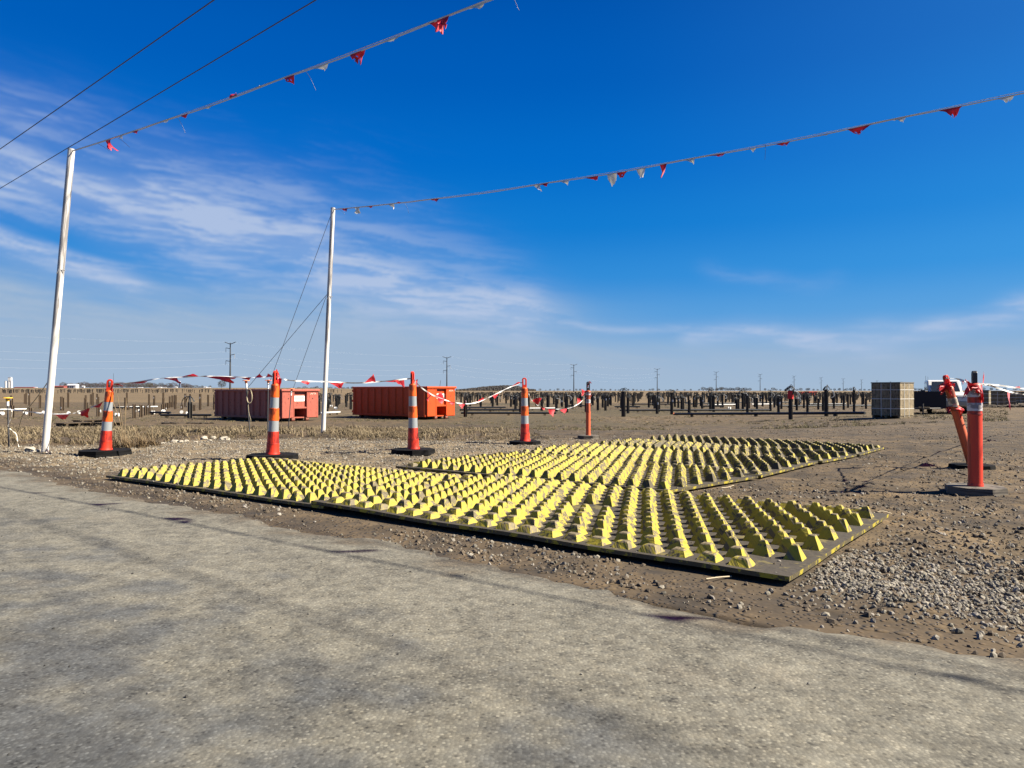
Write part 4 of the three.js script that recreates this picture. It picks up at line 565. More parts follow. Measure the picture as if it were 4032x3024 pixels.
// ------------------------------------------------------------------ panel crates, trailer, pickup
const woodTex = dataTex(512, (u, v) => { const g = fbm(u * 40, v * 3, 5, 0, 0.6, 61), b = fbm(u * 8, v * 8, 4, 8, 0.6, 62), k = smooth(0.62, 0.7, fbm(u * 14, v * 9, 3, 0, 0.5, 63)), t = 0.72 + 0.5 * (g - 0.5) + 0.3 * (b - 0.5) - 0.25 * k; return [t, t * 0.93, t * 0.8]; });
const woods = [[0.42, 0.385, 0.31], [0.37, 0.34, 0.275], [0.45, 0.415, 0.34], [0.30, 0.27, 0.215]].map((c) => std({ color: rgb(...c), map: woodTex, roughness: 0.85 }));
const strap = std({ color: rgb(0.52, 0.50, 0.45), roughness: 0.4 }), lidMat = std({ color: rgb(0.09, 0.085, 0.075), roughness: 0.9 });
function crate(pos, turn, w, d, h, label, seed, name = 'panel_crate') {
  const t = thing(name, pos, turn, label, 'crate', 'strapped wooden panel crates'), r = rng(seed), y0 = 0.11;
  for (const x of [-1, 0, 1]) part(x + 1 ? `skid_${String(x + 1).padStart(3, '0')}` : 'skid', box(0.09, y0, d - 0.04, x * (w / 2 - 0.07), y0 / 2, 0), woods[3], t);
  let k = 0; const plank = (g) => part(k++ ? `plank_${String(k - 1).padStart(3, '0')}` : 'plank', metric(g), woods[Math.floor(r() * 4)], t);
  const run = (L, f) => { let x = -L / 2; while (x < L / 2 - 0.02) { const b = Math.min(0.10 + r() * 0.13, L / 2 - x); f(x + b / 2, b - 0.008); x += b; } };
  run(w, (x, b) => { for (const sg of [-1, 1]) plank(box(b, h - y0 - r() * 0.02, 0.018, x, y0 + (h - y0) / 2, sg * (d / 2 - 0.009))); });
  run(d - 0.04, (z, b) => { for (const sg of [-1, 1]) plank(box(0.018, h - y0 - r() * 0.02, b, sg * (w / 2 - 0.009), y0 + (h - y0) / 2, z)); });
  part('lid', box(w + 0.03, 0.05, d + 0.03, 0, h + 0.026, 0), lidMat, t); part('inner_load', box(w - 0.06, h - y0, d - 0.06, 0, y0 + (h - y0) / 2 + 0.002, 0), lidMat, t);
  [0.22, 0.52, 0.80].forEach((v, i) => part(i ? `strap_${String(i).padStart(3, '0')}` : 'strap', (() => { const y = y0 + v * (h - y0), l = []; for (const sg of [-1, 1]) { l.push(box(w + 0.008, 0.025, 0.004, 0, y, sg * (d / 2 + 0.004))); l.push(box(0.004, 0.025, d + 0.008, sg * (w / 2 + 0.004), y, 0)); } return merge(l); })(), strap, t));
  for (const z of [0.35 * w - w / 2, 0.68 * w - w / 2]) part('upright_strap', merge([-1, 1].map((sg) => box(0.025, h - 0.02, 0.005, z, y0 + (h - y0) / 2, sg * (d / 2 + 0.008)))), strap, t);
  for (const z of [-0.12 * d, 0.2 * d]) part('upright_strap_001', merge([-1, 1].map((sg) => box(0.005, h - 0.02, 0.025, sg * (w / 2 + 0.008), y0 + (h - y0) / 2, z))), strap, t);
  return t;
}
const crateCorner = (px, py, turn, w, d) => { const p = onGround(px, py); return p; };
{ const p = onGround(3545, 1648), s = mpp(p[2]), w = 1.26, h = 139 * s, a = Math.atan2(p[0], p[2]); const turn = -(a + 0.44); // near corner at local (+w/2, +d/2)
  const c = Math.cos(turn), sn = Math.sin(turn), lx = -w / 2, lz = -w / 2; crate([p[0] + c * lx + sn * lz, p[1], p[2] - (-sn * lx + c * lz)], turn, w, w, h, 'tall strapped wooden crate with dark lid standing before the black trailer', 5); }
[[3880, 1603, 0.2, 'strapped wooden crate with bright side close behind the red tube'], [3926, 1600, -0.52, 'strapped wooden crate with shaded side, second in the row behind the red tube'], [3978, 1596, -0.58, 'strapped wooden crate third in the row behind the red tube'], [4022, 1592, -0.6, 'strapped wooden crate last in the row where the berm begins']].forEach(([px, py, turn, label], i) => { const p = onGround(px, py); p[2] += 0.5; crate([p[0], land(p[0], p[2]), p[2]], turn - (i ? 0.0 : 0.9), [1.1, 1.5, 1.3, 1.4][i], 1.1, [1.18, 1.12, 1.1, 1.05][i], label, 20 + i); });
{ // black utility trailer, its front board towards us
  const p = onGround(3660, 1632), t = thing('utility_trailer', [p[0], p[1], p[2] + 0.5], -0.55, 'black box trailer with bare tongue parked between crate and white pickup', 'trailer'), dk = std({ color: rgb(0.010, 0.008, 0.008), roughness: 0.75 }), frame = std({ color: rgb(0.05, 0.045, 0.04), roughness: 0.7 });
  part('front_board', box(1.95, 0.86, 0.05, 0, 0.72, 0), dk, t); for (const sg of [-1, 1]) part(sg < 0 ? 'side_board' : 'side_board_001', box(0.05, 0.80, 3.0, sg * 0.95, 0.70, -1.52), dk, t);
  part('floor', box(1.9, 0.06, 3.0, 0, 0.33, -1.52), dk, t); part('tail_board', box(1.95, 0.8, 0.05, 0, 0.70, -3.02), dk, t);
  part('tongue', merge([bar([-0.8, 0.30, 0], [0, 0.30, 1.0], 0.045, 6), bar([0.8, 0.30, 0], [0, 0.30, 1.0], 0.045, 6), bar([0, 0.30, 0.8], [0, 0.30, 1.35], 0.05, 6)]), frame, t); part('coupler', rbox(0.50, 0.10, 0.12, 0.05, 0.33, 1.05, 0.02), woods[3], t); part('jack', bar([0.0, 0.0, 1.1], [0.0, 0.55, 1.1], 0.03, 8), frame, t);
  for (const sg of [-1, 1]) { const w = new THREE.TorusGeometry(0.22, 0.09, 10, 22); w.rotateY(Math.PI / 2); w.translate(sg * 1.08, 0.31, -1.6); const ty = part(sg < 0 ? 'wheel' : 'wheel_001', w, M.rubber, t); const r = cyl(0.15, 0.15, 0.08, 0, -0.04, 0, 16); r.rotateZ(Math.PI / 2); r.translate(sg * 1.08, 0.31, -1.6); part('rim', r, M.galv, ty); part(sg < 0 ? 'fender' : 'fender_001', rbox(0.24, 0.05, 0.9, sg * 1.08, 0.66, -1.6, 0.02), dk, t); }
}
{ // white pickup, nose towards us
  const a = at(3712, 1600, 38), y = land(a[0], a[2]), t = thing('pickup_truck', [a[0], y, a[2]], 0, 'white pickup truck facing the road, half behind the black trailer', 'truck'); t.rotation.y = -Math.atan2(a[0], a[2]) + 0.13;
  const white = phys({ color: rgb(0.60, 0.59, 0.55), roughness: 0.35, clearcoat: 0.6, clearcoatRoughness: 0.2 }), glass = phys({ color: rgb(0.02, 0.025, 0.03), roughness: 0.06, clearcoat: 1 }), trim = std({ color: rgb(0.33, 0.30, 0.24), roughness: 0.7 }), dk = std({ color: rgb(0.015, 0.015, 0.015), roughness: 0.6 }), lamp = phys({ color: rgb(0.55, 0.53, 0.45), roughness: 0.15, clearcoat: 1 });
  // side profile in (z forward, y), extruded across x
  const ext = (pts, w, bev = 0.03) => { const s = new THREE.Shape(pts.map(([z, yy]) => new THREE.Vector2(z, yy))); const g = new THREE.ExtrudeGeometry(s, { depth: w - 2 * bev, bevelEnabled: true, bevelSize: bev, bevelThickness: bev, bevelSegments: 3, curveSegments: 6 }); g.translate(0, 0, -(w - 2 * bev) / 2); g.rotateY(-Math.PI / 2); return g; };   // shape x -> local z
  const arch = (c, n = 9) => [...Array(n)].map((_, i) => { const q = Math.PI * i / (n - 1); return [c + 0.40 * Math.cos(q), 0.40 + 0.40 * Math.sin(q)]; });
  part('body', ext([[-2.9, 0.42], [-2.9, 1.02], [-1.0, 1.05], [0.85, 1.08], [1.85, 1.02], [2.12, 0.94], [2.2, 0.80], [2.2, 0.46], ...arch(1.42), ...arch(-1.85)], 1.76, 0.05), white, t);
  part('cab', ext([[-1.0, 1.0], [-0.88, 1.58], [-0.75, 1.68], [0.15, 1.70], [0.30, 1.66], [0.95, 1.04]], 1.52, 0.07), white, t);
  const wsg = new THREE.BufferGeometry(); { const q = (x, yy, z) => [x, yy, z], A = q(-0.66, 1.09, 0.985), B = q(0.66, 1.09, 0.985), C = q(0.57, 1.62, 0.435), D = q(-0.57, 1.62, 0.435); wsg.setAttribute('position', new THREE.Float32BufferAttribute([...A, ...B, ...C, ...A, ...C, ...D], 3)); wsg.translate(0, 0.062, 0.066); wsg.computeVertexNormals(); } part('windshield', wsg, glass, t);
  for (const sg of [-1, 1]) { const s = new THREE.Shape([[-0.82, 1.10], [-0.74, 1.58], [0.15, 1.60], [0.28, 1.56], [0.78, 1.10]].map(([z, yy]) => new THREE.Vector2(z, yy))); const g = new THREE.ExtrudeGeometry(s, { depth: 0.01, bevelEnabled: false }); g.rotateY(-Math.PI / 2); g.translate(sg * 0.768 + 0.005, 0, 0); part(sg < 0 ? 'side_window' : 'side_window_001', g, glass, t); part(sg < 0 ? 'door_seam' : 'door_seam_001', merge([box(0.006, 0.62, 0.012, sg * 0.882, 0.76, 0.80), box(0.006, 0.62, 0.012, sg * 0.882, 0.76, -0.45)]), dk, t); part(sg < 0 ? 'mirror' : 'mirror_001', merge([rbox(0.20, 0.17, 0.10, sg * 1.0, 1.16, 0.72, 0.03), bar([sg * 0.84, 1.08, 0.72], [sg * 0.95, 1.12, 0.72], 0.02)]), dk, t);
    part(sg < 0 ? 'headlight' : 'headlight_001', rbox(0.42, 0.17, 0.10, sg * 0.62, 0.85, 2.19, 0.03), lamp, t); part(sg < 0 ? 'turn_signal' : 'turn_signal_001', rbox(0.12, 0.15, 0.14, sg * 0.80, 0.85, 2.13, 0.03), std({ color: rgb(0.6, 0.25, 0.03), roughness: 0.3 }), t); }
  part('grille', rbox(0.72, 0.19, 0.08, 0, 0.85, 2.20, 0.02), dk, t); part('bumper', rbox(1.78, 0.26, 0.22, 0, 0.55, 2.18, 0.05), trim, t); part('air_dam', rbox(1.5, 0.12, 0.14, 0, 0.38, 2.10, 0.03), dk, t); part('hood_seam', box(1.50, 0.006, 0.012, 0, 1.066, 1.25), dk, t);
  part('roof_beacon', cyl(0.06, 0.05, 0.08, -0.45, 1.70, -0.2, 12), dk, t); part('antenna', bar([-0.75, 1.05, 0.9], [-0.78, 1.95, 0.8], 0.006), dk, t);
  [[-1, 1.42], [1, 1.42], [-1, -1.85], [1, -1.85]].forEach(([sg, z], i) => { const w = new THREE.TorusGeometry(0.245, 0.105, 12, 26); w.rotateY(Math.PI / 2); w.translate(sg * 0.78, 0.345, z); const ty = part(i ? `wheel_${String(i).padStart(3, '0')}` : 'wheel', w, M.rubber, t); const r = cyl(0.19, 0.19, 0.14, 0, -0.07, 0, 18); r.rotateZ(Math.PI / 2); r.translate(sg * 0.78, 0.345, z); part('rim', r, M.galv, ty); });
}

// ------------------------------------------------------------------ steel piles of the solar field
const pileMat = std({ color: rgb(0.018, 0.016, 0.014), roughness: 0.75, metalness: 0.2 }), rusty = std({ color: rgb(0.060, 0.038, 0.020), roughness: 0.85 }), cable = std({ color: rgb(0.016, 0.019, 0.021), roughness: 0.6 }), cableGrey = std({ color: rgb(0.26, 0.27, 0.28), roughness: 0.5 }), tagWhite = std({ color: rgb(0.52, 0.52, 0.50), roughness: 0.6 });
const iBeam = (w, h) => { const f = 0.02, l = [box(w, h, f, 0, h / 2, -w / 2 + f / 2), box(w, h, f, 0, h / 2, w / 2 - f / 2), box(f, h, w - 2 * f, 0, h / 2, 0)]; return merge(l); };
const beamGeo = iBeam(0.16, 1), loops = [...Array(5)].map((_, k) => { const r = rng(500 + k), l = []; for (let i = 0; i < 5; i++) { const R = 0.13 + 0.12 * r(), g = new THREE.TorusGeometry(R, 0.014, 5, 14, Math.PI * (0.9 + 0.6 * r())); g.rotateZ(-0.3 + r() * 0.7); g.rotateY(r() * 1.2 - 0.6); g.translate((r() - 0.5) * 0.24, -0.06 + 0.03 * r(), (r() - 0.5) * 0.15); l.push(g); } return merge(l); });
const drop = [...Array(3)].map((_, k) => { const r = rng(540 + k), l = []; for (let i = 0; i < 3; i++) { const a = 0.12 + 0.08 * r(); l.push(tube([[-0.05 + 0.1 * r(), 0, 0.12], [a + 0.1, -0.05, 0.14], [a + 0.16 + 0.1 * r(), -0.2 - 0.15 * r(), 0.12], [a + 0.08, -0.38, 0.1]], 0.014, 12, 5)); } return merge(l); });
const rp = rng(606); let pileCount = 0;
function pile(x, f, h, opt = {}) {
  const y = land(x, f), t = thing('steel_pile', [x, y - 0.03, f], (opt.turn ?? -0.65) + (rp() - 0.5) * 0.12, opt.label || (opt.rust ? (opt.tag ? 'short rusty pile with white paper tag in the stubble beyond the timber skids' : 'short rusty pile without a tag in the stubble beyond the timber skids') : opt.near ? (opt.drop ? 'front pile with looped dark cables and grey cable ends hanging down' : opt.tag ? 'front pile with looped dark cables and a white paper tag' : 'front pile topped with looped dark cables only') : `dark pile ${opt.cable ? 'crowned with a cable bundle' : 'with a bare top'}${opt.drop ? ', grey cables hanging' : ''}${opt.tag ? ', white tag' : ''}, deep in field`), 'pile', opt.group || (opt.rust ? 'rusty piles on the left' : opt.near ? 'front piles with looped cables' : 'piles deeper in the field'));
  const m = part('post', beamGeo, opt.rust ? rusty : pileMat, t); m.scale.set(opt.w || 1, h + 0.03, opt.w || 1);
  if (opt.cable) { const c = part('cable_bundle', loops[Math.floor(rp() * 5)], cable, t); c.position.y = h + 0.03; c.rotation.y = rp() * 3; c.scale.setScalar(opt.cable); }
  if (opt.drop) { const c = part('cable_drop', drop[Math.floor(rp() * 3)], cableGrey, t); c.position.y = h; c.rotation.y = 0.65 + rp() * 0.6; }
  if (opt.tag) { const c = part('paper_tag', box(0.10, 0.15, 0.012, 0.13, h * (0.55 + 0.4 * rp()), 0.12), tagWhite, t); }
  pileCount++; return t;
}
// nearest piles, read from the photograph: foot x, foot y, top y
[[2455, 1641, 1541, 1, 0], [2645, 1632, 1546, 1, 0], [2797, 1619, 1546, 0, 0], [2925, 1619, 1546, 1, 1], [3033, 1611, 1545, 1, 1], [3254, 1638, 1534, 1, 1], [3363, 1622, 1534, 1, 1], [1832, 1642, 1560, 1, 0], [2050, 1631, 1560, 1, 0], [2232, 1624, 1556, 1, 1], [2384, 1617, 1560, 1, 0], [1255, 1634, 1577, 1, 0], [1288, 1622, 1582, 0, 0], [2732, 1604, 1558, 1, 0], [2972, 1603, 1563, 1, 1]].forEach(([px, fy, ty, c, d], i) => { const p = onGround(px, fy), h = (fy - ty) * mpp(p[2]); pile(p[0], p[2], h, { near: 1, cable: 1.15, drop: d, tag: i % 3 === 1, w: 1 + (i === 0 ? 0.25 : 0) }); });
{ const p = onGround(3113, 1652), h = (1652 - 1537) * mpp(p[2]), t = pile(p[0], p[2], h, { near: 1, cable: 1.3, drop: 1, label: 'dark steel pile whose top is painted bright red', group: 'front piles with looped cables' }); part('red_top', box(0.22, 0.40, 0.22, 0, h - 0.19, 0), std({ color: rgb(0.55, 0.012, 0.012), roughness: 0.6 }), t); }
{ const p = onGround(748, 1647), h = (1647 - 1583) * mpp(p[2]); pile(p[0], p[2], h, { near: 1, cable: 1.8, drop: 0, w: 1.2, label: 'twin dark pile capped with a wide cable bundle left of the faded dumpster', group: 'front piles with looped cables' }); }
// left field: short rusty piles
[[528, 1647, 1592], [555, 1643, 1594], [573, 1636, 1597], [587, 1632, 1592], [505, 1614, 1597], [640, 1623, 1592], [648, 1618, 1590], [656, 1612, 1586], [664, 1607, 1586], [670, 1604, 1583], [688, 1592, 1580], [716, 1612, 1594], [764, 1618, 1594], [340, 1629, 1585], [386, 1640, 1600], [243, 1616, 1600], [205, 1624, 1604], [120, 1638, 1606], [50, 1645, 1596]].forEach(([px, fy, ty]) => { const p = onGround(px, fy); pile(p[0], p[2], (fy - ty) * mpp(p[2]), { rust: 1, w: 0.9, tag: rp() < 0.3 }); });
for (let i = 0; i < 46; i++) { const f = 60 + 34 * rp() ** 1.4, x = f * (-0.74 + 0.40 * rp()); if (f * 0.2 < 0) continue; pile(x, f, 1.0 + 0.5 * rp(), { rust: 1, w: 0.9, tag: rp() < 0.25 }); }
// right field: rows square to the road
const farPiles = [];
{ const o = [-14, 52]; const rowDir = [-0.70, 0.714], step = [0.714, 0.70]; const list = [];
  for (let i = -60; i < 110; i++) for (let j = -50; j < 100; j++) { const x = o[0] + step[0] * i * 4.2 + rowDir[0] * j * 2.9 + (rp() - 0.5) * 1.2, f = o[1] + step[1] * i * 4.2 + rowDir[1] * j * 2.9 + (rp() - 0.5) * 1.2, b = x / f; if (f < 50 || f > 240 || b < -0.36 || b > 0.60 || rp() < 0.12) continue; if (b < -0.02 && f < 62 + (b + 0.36) * 10) continue; if (b > 0.44 && f < 58) continue; if (rp() < smooth(60, 47, f) * 0.6) continue; if (b < -0.12 && f > 120) continue; list.push([x, f]); }
  list.sort((a, b) => a[1] - b[1]); const budget = 297 - pileCount; list.forEach(([x, f], i) => { const h = 0.95 + 0.4 * rp(); if (i < budget) pile(x, f, h, { cable: rp() < 0.55 ? 0.9 + 0.5 * rp() : 0, drop: rp() < 0.16, tag: rp() < 0.12 }); else farPiles.push([x, f, h]); });
}
for (let i = 0; i < 420; i++) { const b = -0.74 + 0.50 * rp(), f = 270 + 50 * rp() + 60 * (b + 0.5); farPiles.push([b * f, f, 1.0 + 0.4 * rp()]); }
{ const m = new THREE.InstancedMesh(merge([box(0.15, 1, 0.15, 0, 0.5, 0), box(0.42, 0.10, 0.10, 0.05, 0.98, 0)]), std({ color: rgb(0.026, 0.022, 0.018), roughness: 0.9 }), farPiles.length); farPiles.forEach(([x, f, h], i) => m.setMatrixAt(i, new THREE.Matrix4().compose(W3(x, land(x, f) - 0.03, f), new THREE.Quaternion(), new THREE.Vector3(1, h, 1)))); m.name = 'distant_piles'; m.castShadow = m.receiveShadow = true; scene.add(m); tag(m, 'far rows of dark steel piles fading towards the horizon', 'piles', null, 'stuff'); }

// ------------------------------------------------------------------ torque tubes and timber lying in the field
const pipeDark = std({ color: rgb(0.03, 0.034, 0.038), roughness: 0.4, metalness: 0.6 }), pipeLight = std({ color: rgb(0.45, 0.45, 0.43), roughness: 0.5 });
function torqueTube(x0, y0, x1, y1, mat, label, group, cap) {
  const a = onGround(x0, y0), b = onGround(x1, y1), r = 0.07, t = thing('torque_tube', [0, 0, 0], 0, label, 'tube', group), A = [a[0], a[1] + r + 0.10, -a[2]], B = [b[0], b[1] + r + 0.10, -b[2]];
  part('tube', bar(A, B, r, 14), mat, t); [0.12, 0.5, 0.88].forEach((k, i) => { const c = [0, 1, 2].map((n) => lerp(A[n], B[n], k)); part(i ? `block_${String(i).padStart(3, '0')}` : 'block', box(0.16, 0.13, 0.16, c[0], c[1] - r - 0.065, c[2]), woods[3], t); });
  if (cap) part('end_cap', bar([A[0] - 0.06, A[1], A[2]], A, r * 1.1, 14), M.capOrange, t);
}
[[1815, 1636, 2190, 1636], [1810, 1622, 2050, 1622], [2440, 1624, 3030, 1622], [2760, 1606, 2850, 1606], [3060, 1605, 3440, 1603], [430, 1612, 560, 1612], [2480, 1597, 2640, 1597], [2700, 1594, 2900, 1593], [3180, 1597, 3330, 1596], [2420, 1608, 2520, 1608], [1830, 1612, 1990, 1611], [2560, 1589, 2720, 1589], [2900, 1590, 3120, 1589], [2230, 1604, 2330, 1604]].forEach((a) => torqueTube(...a, pipeDark, 'long dark steel tube lying on blocks between the piles', 'dark tubes lying in the field'));
torqueTube(2655, 1641, 3405, 1640, pipeDark, 'long dark steel tube with orange end cap before the front piles', null, true);
torqueTube(632, 1645, 832, 1645, pipeDark, 'dark steel tube on blocks left of the faded dumpster', null, false);
torqueTube(590, 1633, 672, 1634, pipeDark, 'short dark steel tube among the rusty piles', null, false);
[[1262, 1636, 1338, 1632], [2085, 1616, 2185, 1615], [2790, 1600, 2905, 1599], [465, 1611, 620, 1608], [0, 1621, 105, 1619], [2960, 1598, 3040, 1597]].forEach((a) => torqueTube(...a, pipeLight, 'pale tube lying on blocks out in the pile field', 'pale tubes lying in the field'));
[[232, 1681, 352, 1676, 'dark timber skid lying in the grass behind the taller pole'], [298, 1668, 400, 1664, 'dark timber skid lying beyond the other skid behind the cone'], [380, 1678, 470, 1674, 'dark low timber skid partly behind the cone at the pole']].forEach(([x0, y0, x1, y1, label], i) => { const a = onGround(x0, y0), b = onGround(x1, y1), L = Math.hypot(b[0] - a[0], b[2] - a[2]), t = thing('timber_skid', [(a[0] + b[0]) / 2, groundAt((a[0] + b[0]) / 2, (a[2] + b[2]) / 2), (a[2] + b[2]) / 2], Math.atan2(b[2] - a[2], b[0] - a[0]), label, 'skid', 'timber skids in the grass'), wd = std({ color: rgb(0.12, 0.095, 0.07), map: woodTex, roughness: 0.9 }); for (let k = 0; k < 5; k++) part(k ? `board_${String(k).padStart(3, '0')}` : 'board', box(L, 0.035, 0.13, 0, 0.16, -0.32 + k * 0.16), wd, t); for (const x of [-0.4, 0, 0.4]) part('bearer', box(0.10, 0.16, 0.8, x * L, 0.065, 0), wd, t); });
{ const r = rng(71), spots = [[455, 1640], [530, 1625], [548, 1622], [598, 1630], [640, 1624], [650, 1614], [715, 1628], [735, 1634], [270, 1632], [310, 1629], [385, 1625], [95, 1632], [5, 1634], [170, 1630], [1300, 1603], [1318, 1612], [2045, 1590], [2868, 1612]]; spots.forEach(([px, py]) => { const p = onGround(px, py), t = solo('cardboard_reel', merge([cyl(0.12, 0.12, 0.03, 0, 0, 0.0, 14), cyl(0.05, 0.05, 0.2, 0, 0, 0, 10), cyl(0.12, 0.12, 0.03, 0, 0.18, 0, 14)]).rotateX(Math.PI / 2).rotateY(r() * 2), tagWhite, 'small white reel lying among the piles', 'reel', 'white reels among the piles'); t.position.set(p[0], p[1] + 0.115, -p[2]); }); }

// ------------------------------------------------------------------ power line
const pylonMat = std({ color: rgb(0.028, 0.031, 0.035), roughness: 0.7 }), insul = std({ color: rgb(0.30, 0.30, 0.30), roughness: 0.5 }), conductor = std({ color: rgb(0.40, 0.41, 0.42), roughness: 0.5 });
{
  const X0 = -179, Z0 = 450, DX = 123, DZ = 159, spot = (k) => [X0 + k * DX, Z0 + k * DZ], HT = 29.5, turn = Math.atan2(DX, DZ);
  const arms = [[-1, 0.90], [1, 0.80], [-1, 0.68]].slice(0);
  const tops = [];
  for (let k = -1; k <= 13; k++) {
    const [x, f] = spot(k), y = land(x, f), t = thing('transmission_pole', [x, y, f], Math.PI / 2 - 0.25, k === 0 ? 'tall steel transmission pole rising behind the faded red dumpster' : k === 1 ? 'steel transmission pole rising behind the bright orange dumpster' : 'steel transmission pole of the line that recedes to the horizon', 'power pole', 'transmission poles across the plain');
    t.rotation.y = -0.2; const S = (y < 2 ? HT + (2 - y) * 0 : HT);
    part('mast', cyl(0.62, 0.30, S, 0, 0, 0, 10), pylonMat, t);
    part('top_arms', [bar([0, S - 0.9, 0], [-3.9, S + 0.5, 0], 0.22, 6), bar([0, S - 0.9, 0], [3.9, S + 0.5, 0], 0.22, 6)], pylonMat, t);
    [[-1, 0.875], [1, 0.735], [-1, 0.60]].forEach(([sg, v], i) => { const a = part(i ? `arm_${String(i).padStart(3, '0')}` : 'arm', bar([0, S * v, 0], [sg * 3.1, S * v + 0.45, 0], 0.20, 6), pylonMat, t); part('insulator', bar([sg * 3.1, S * v + 0.4, 0], [sg * 3.1, S * v - 2.0, 0], 0.14, 6), insul, a); });
    const c = Math.cos(-0.2), s = Math.sin(-0.2), w = (lx, ly) => [x + c * lx, y + ly, f + s * lx]; tops.push([w(-3.9, S + 0.5), w(3.9, S + 0.5), w(-3.1, S * 0.875 - 2), w(3.1, S * 0.735 - 2), w(-3.1, S * 0.60 - 2)]);
  }
  for (let k = 0; k < 4; k++) { const t = thing('conductor_span', [0, 0, 0], 0, k === 0 ? 'pale conductor wires reaching the nearest transmission pole' : `pale conductor wires of the ${['', 'first', 'second', 'third'][k]} span past the faded dumpster`, 'wires', 'conductor wires between transmission poles'); for (let i = 0; i < 5; i++) part(i ? `wire_${String(i).padStart(3, '0')}` : 'wire', new THREE.TubeGeometry(sagCurve(tops[k][i], tops[k + 1][i], i < 2 ? 2.5 : 4.2, 14), 20, i < 2 ? 0.008 : 0.016, 4), conductor, t); }
}

// ------------------------------------------------------------------ far things: trees, wooded rise, farm buildings, silos
function bareTree(seed, h, w, mat, twigMat, label, group, px, py, f, name = 'bare_tree') {
  const p = at(px, py, f), x = p[0], y = land(x, f), r = rng(seed), t = thing(name, [x, y, f], 0, label, 'tree', group), limbs = [bar([0, -0.3, 0], [0, h * 0.42, 0], h * 0.022, 6)];
  const tips = []; for (let i = 0; i < 9; i++) { const a = r() * 6.283, e = w * (0.3 + 0.2 * r()); const b = [Math.cos(a) * e, h * (0.55 + 0.32 * r()), Math.sin(a) * e]; limbs.push(bar([0, h * (0.2 + 0.2 * r()), 0], b, h * 0.009, 4)); tips.push(b); }
  part('trunk', merge(limbs), mat, t);
  const pos = []; for (let i = 0; i < 1500; i++) { const a = r() * 6.283, cz = Math.acos(2 * r() - 1), R = (0.55 + 0.45 * r()) ** 0.8, lump = 0.78 + 0.35 * noise(Math.cos(a) * 2 + seed, cz * 2 + seed), cx = Math.sin(cz) * Math.cos(a) * R * w * 0.5 * lump, cy = h * 0.50 + Math.cos(cz) * R * h * 0.46 * lump, cz2 = Math.sin(cz) * Math.sin(a) * R * w * 0.5 * lump, s = h * (0.020 + 0.030 * r()), b = r() * 6.28, l = s * 2.2; pos.push(cx, cy, cz2, cx + Math.cos(b) * s * 0.5, cy + s * 0.4, cz2 + Math.sin(b) * s * 0.5, cx + (cx / (w || 1)) * l + (r() - 0.5) * s, cy + l * (0.4 + r()), cz2 + (cz2 / (w || 1)) * l); }
  const g = new THREE.BufferGeometry(); g.setAttribute('position', new THREE.Float32BufferAttribute(pos, 3)); g.computeVertexNormals(); part('crown', g, twigMat, t); return t;
}
const bark = std({ color: rgb(0.07, 0.055, 0.05), roughness: 0.95 }), twigs = [[0.070, 0.052, 0.050], [0.052, 0.046, 0.039], [0.062, 0.055, 0.037], [0.038, 0.039, 0.032]].map((c) => std({ color: rgb(...c), roughness: 1, side: THREE.DoubleSide }));
{
  const r = rng(1313);
  bareTree(1, 7.2, 8, bark, twigs[3], 'lone round bare tree left of the nearest transmission pole', null, 873, 1528, 640, 'round_tree');
  bareTree(2, 6.6, 7.5, bark, twigs[1], 'lone spreading bare tree beside the taller white pole at the horizon', null, 248, 1528, 760, 'round_tree');
  bareTree(3, 4, 6.5, bark, twigs[3], 'small bare tree at the horizon close to the taller white pole', null, 203, 1528, 760, 'round_tree');
  const row = (x0, x1, n, f, h0, h1, label, group, mats) => { for (let i = 0; i < n; i++) { const px = lerp(x0, x1, (i + 0.2 + 0.6 * r()) / n), ff = f * (0.94 + 0.12 * r()), h = lerp(h0, h1, r()); bareTree(2000 + Math.floor(px * 3), h, h * (1.0 + 0.5 * r()), bark, twigs[mats[Math.floor(r() * mats.length)]], label, group, px, 1530, ff); } };
  row(262, 480, 20, 860, 5.5, 8, 'bare purplish farmstead tree behind the white shed', 'farmstead trees behind the white shed', [0, 0, 1]);
  row(480, 700, 22, 880, 4.5, 8, 'bare farmstead tree between the white shed and the blue silo', 'farmstead trees up to the blue silo', [0, 1, 2]);
  row(712, 762, 6, 880, 4, 7.5, 'bare farmstead tree just beyond the blue silo', 'trees beyond the blue silo', [0, 3]);
  row(762, 830, 5, 920, 3, 5.5, 'small bare tree by the low white sheds', 'small trees by the low white sheds', [2, 3]);
  row(1165, 1430, 20, 1500, 4, 7.5, 'low bare tree on the horizon between the two dumpsters', 'horizon trees between the dumpsters', [3, 1]);
  row(2085, 2600, 30, 1900, 3, 7, 'tiny bare tree on the horizon right of the wooded rise', 'horizon trees right of the wooded rise', [3, 1, 2]);
  row(2766, 2955, 20, 1500, 4.5, 9, 'bare tree of the grove on the horizon beyond the pile field', 'grove beyond the pile field', [1, 2, 3]);
  row(2600, 2760, 6, 1900, 3, 6, 'very low horizon tree before the grove', 'low trees before the grove', [3]);
  row(3000, 3460, 28, 1800, 3.5, 8.5, 'bare horizon tree near the distant red boxes', 'horizon trees near the distant boxes', [1, 2, 3]);
  row(3560, 3700, 9, 1800, 3.5, 8, 'bare horizon tree behind the black trailer', 'horizon trees behind the black trailer', [1, 3]);
  row(3860, 4060, 7, 1500, 4, 9, 'low horizon tree beyond the crate row', 'horizon trees beyond the crate row', [3]);
}
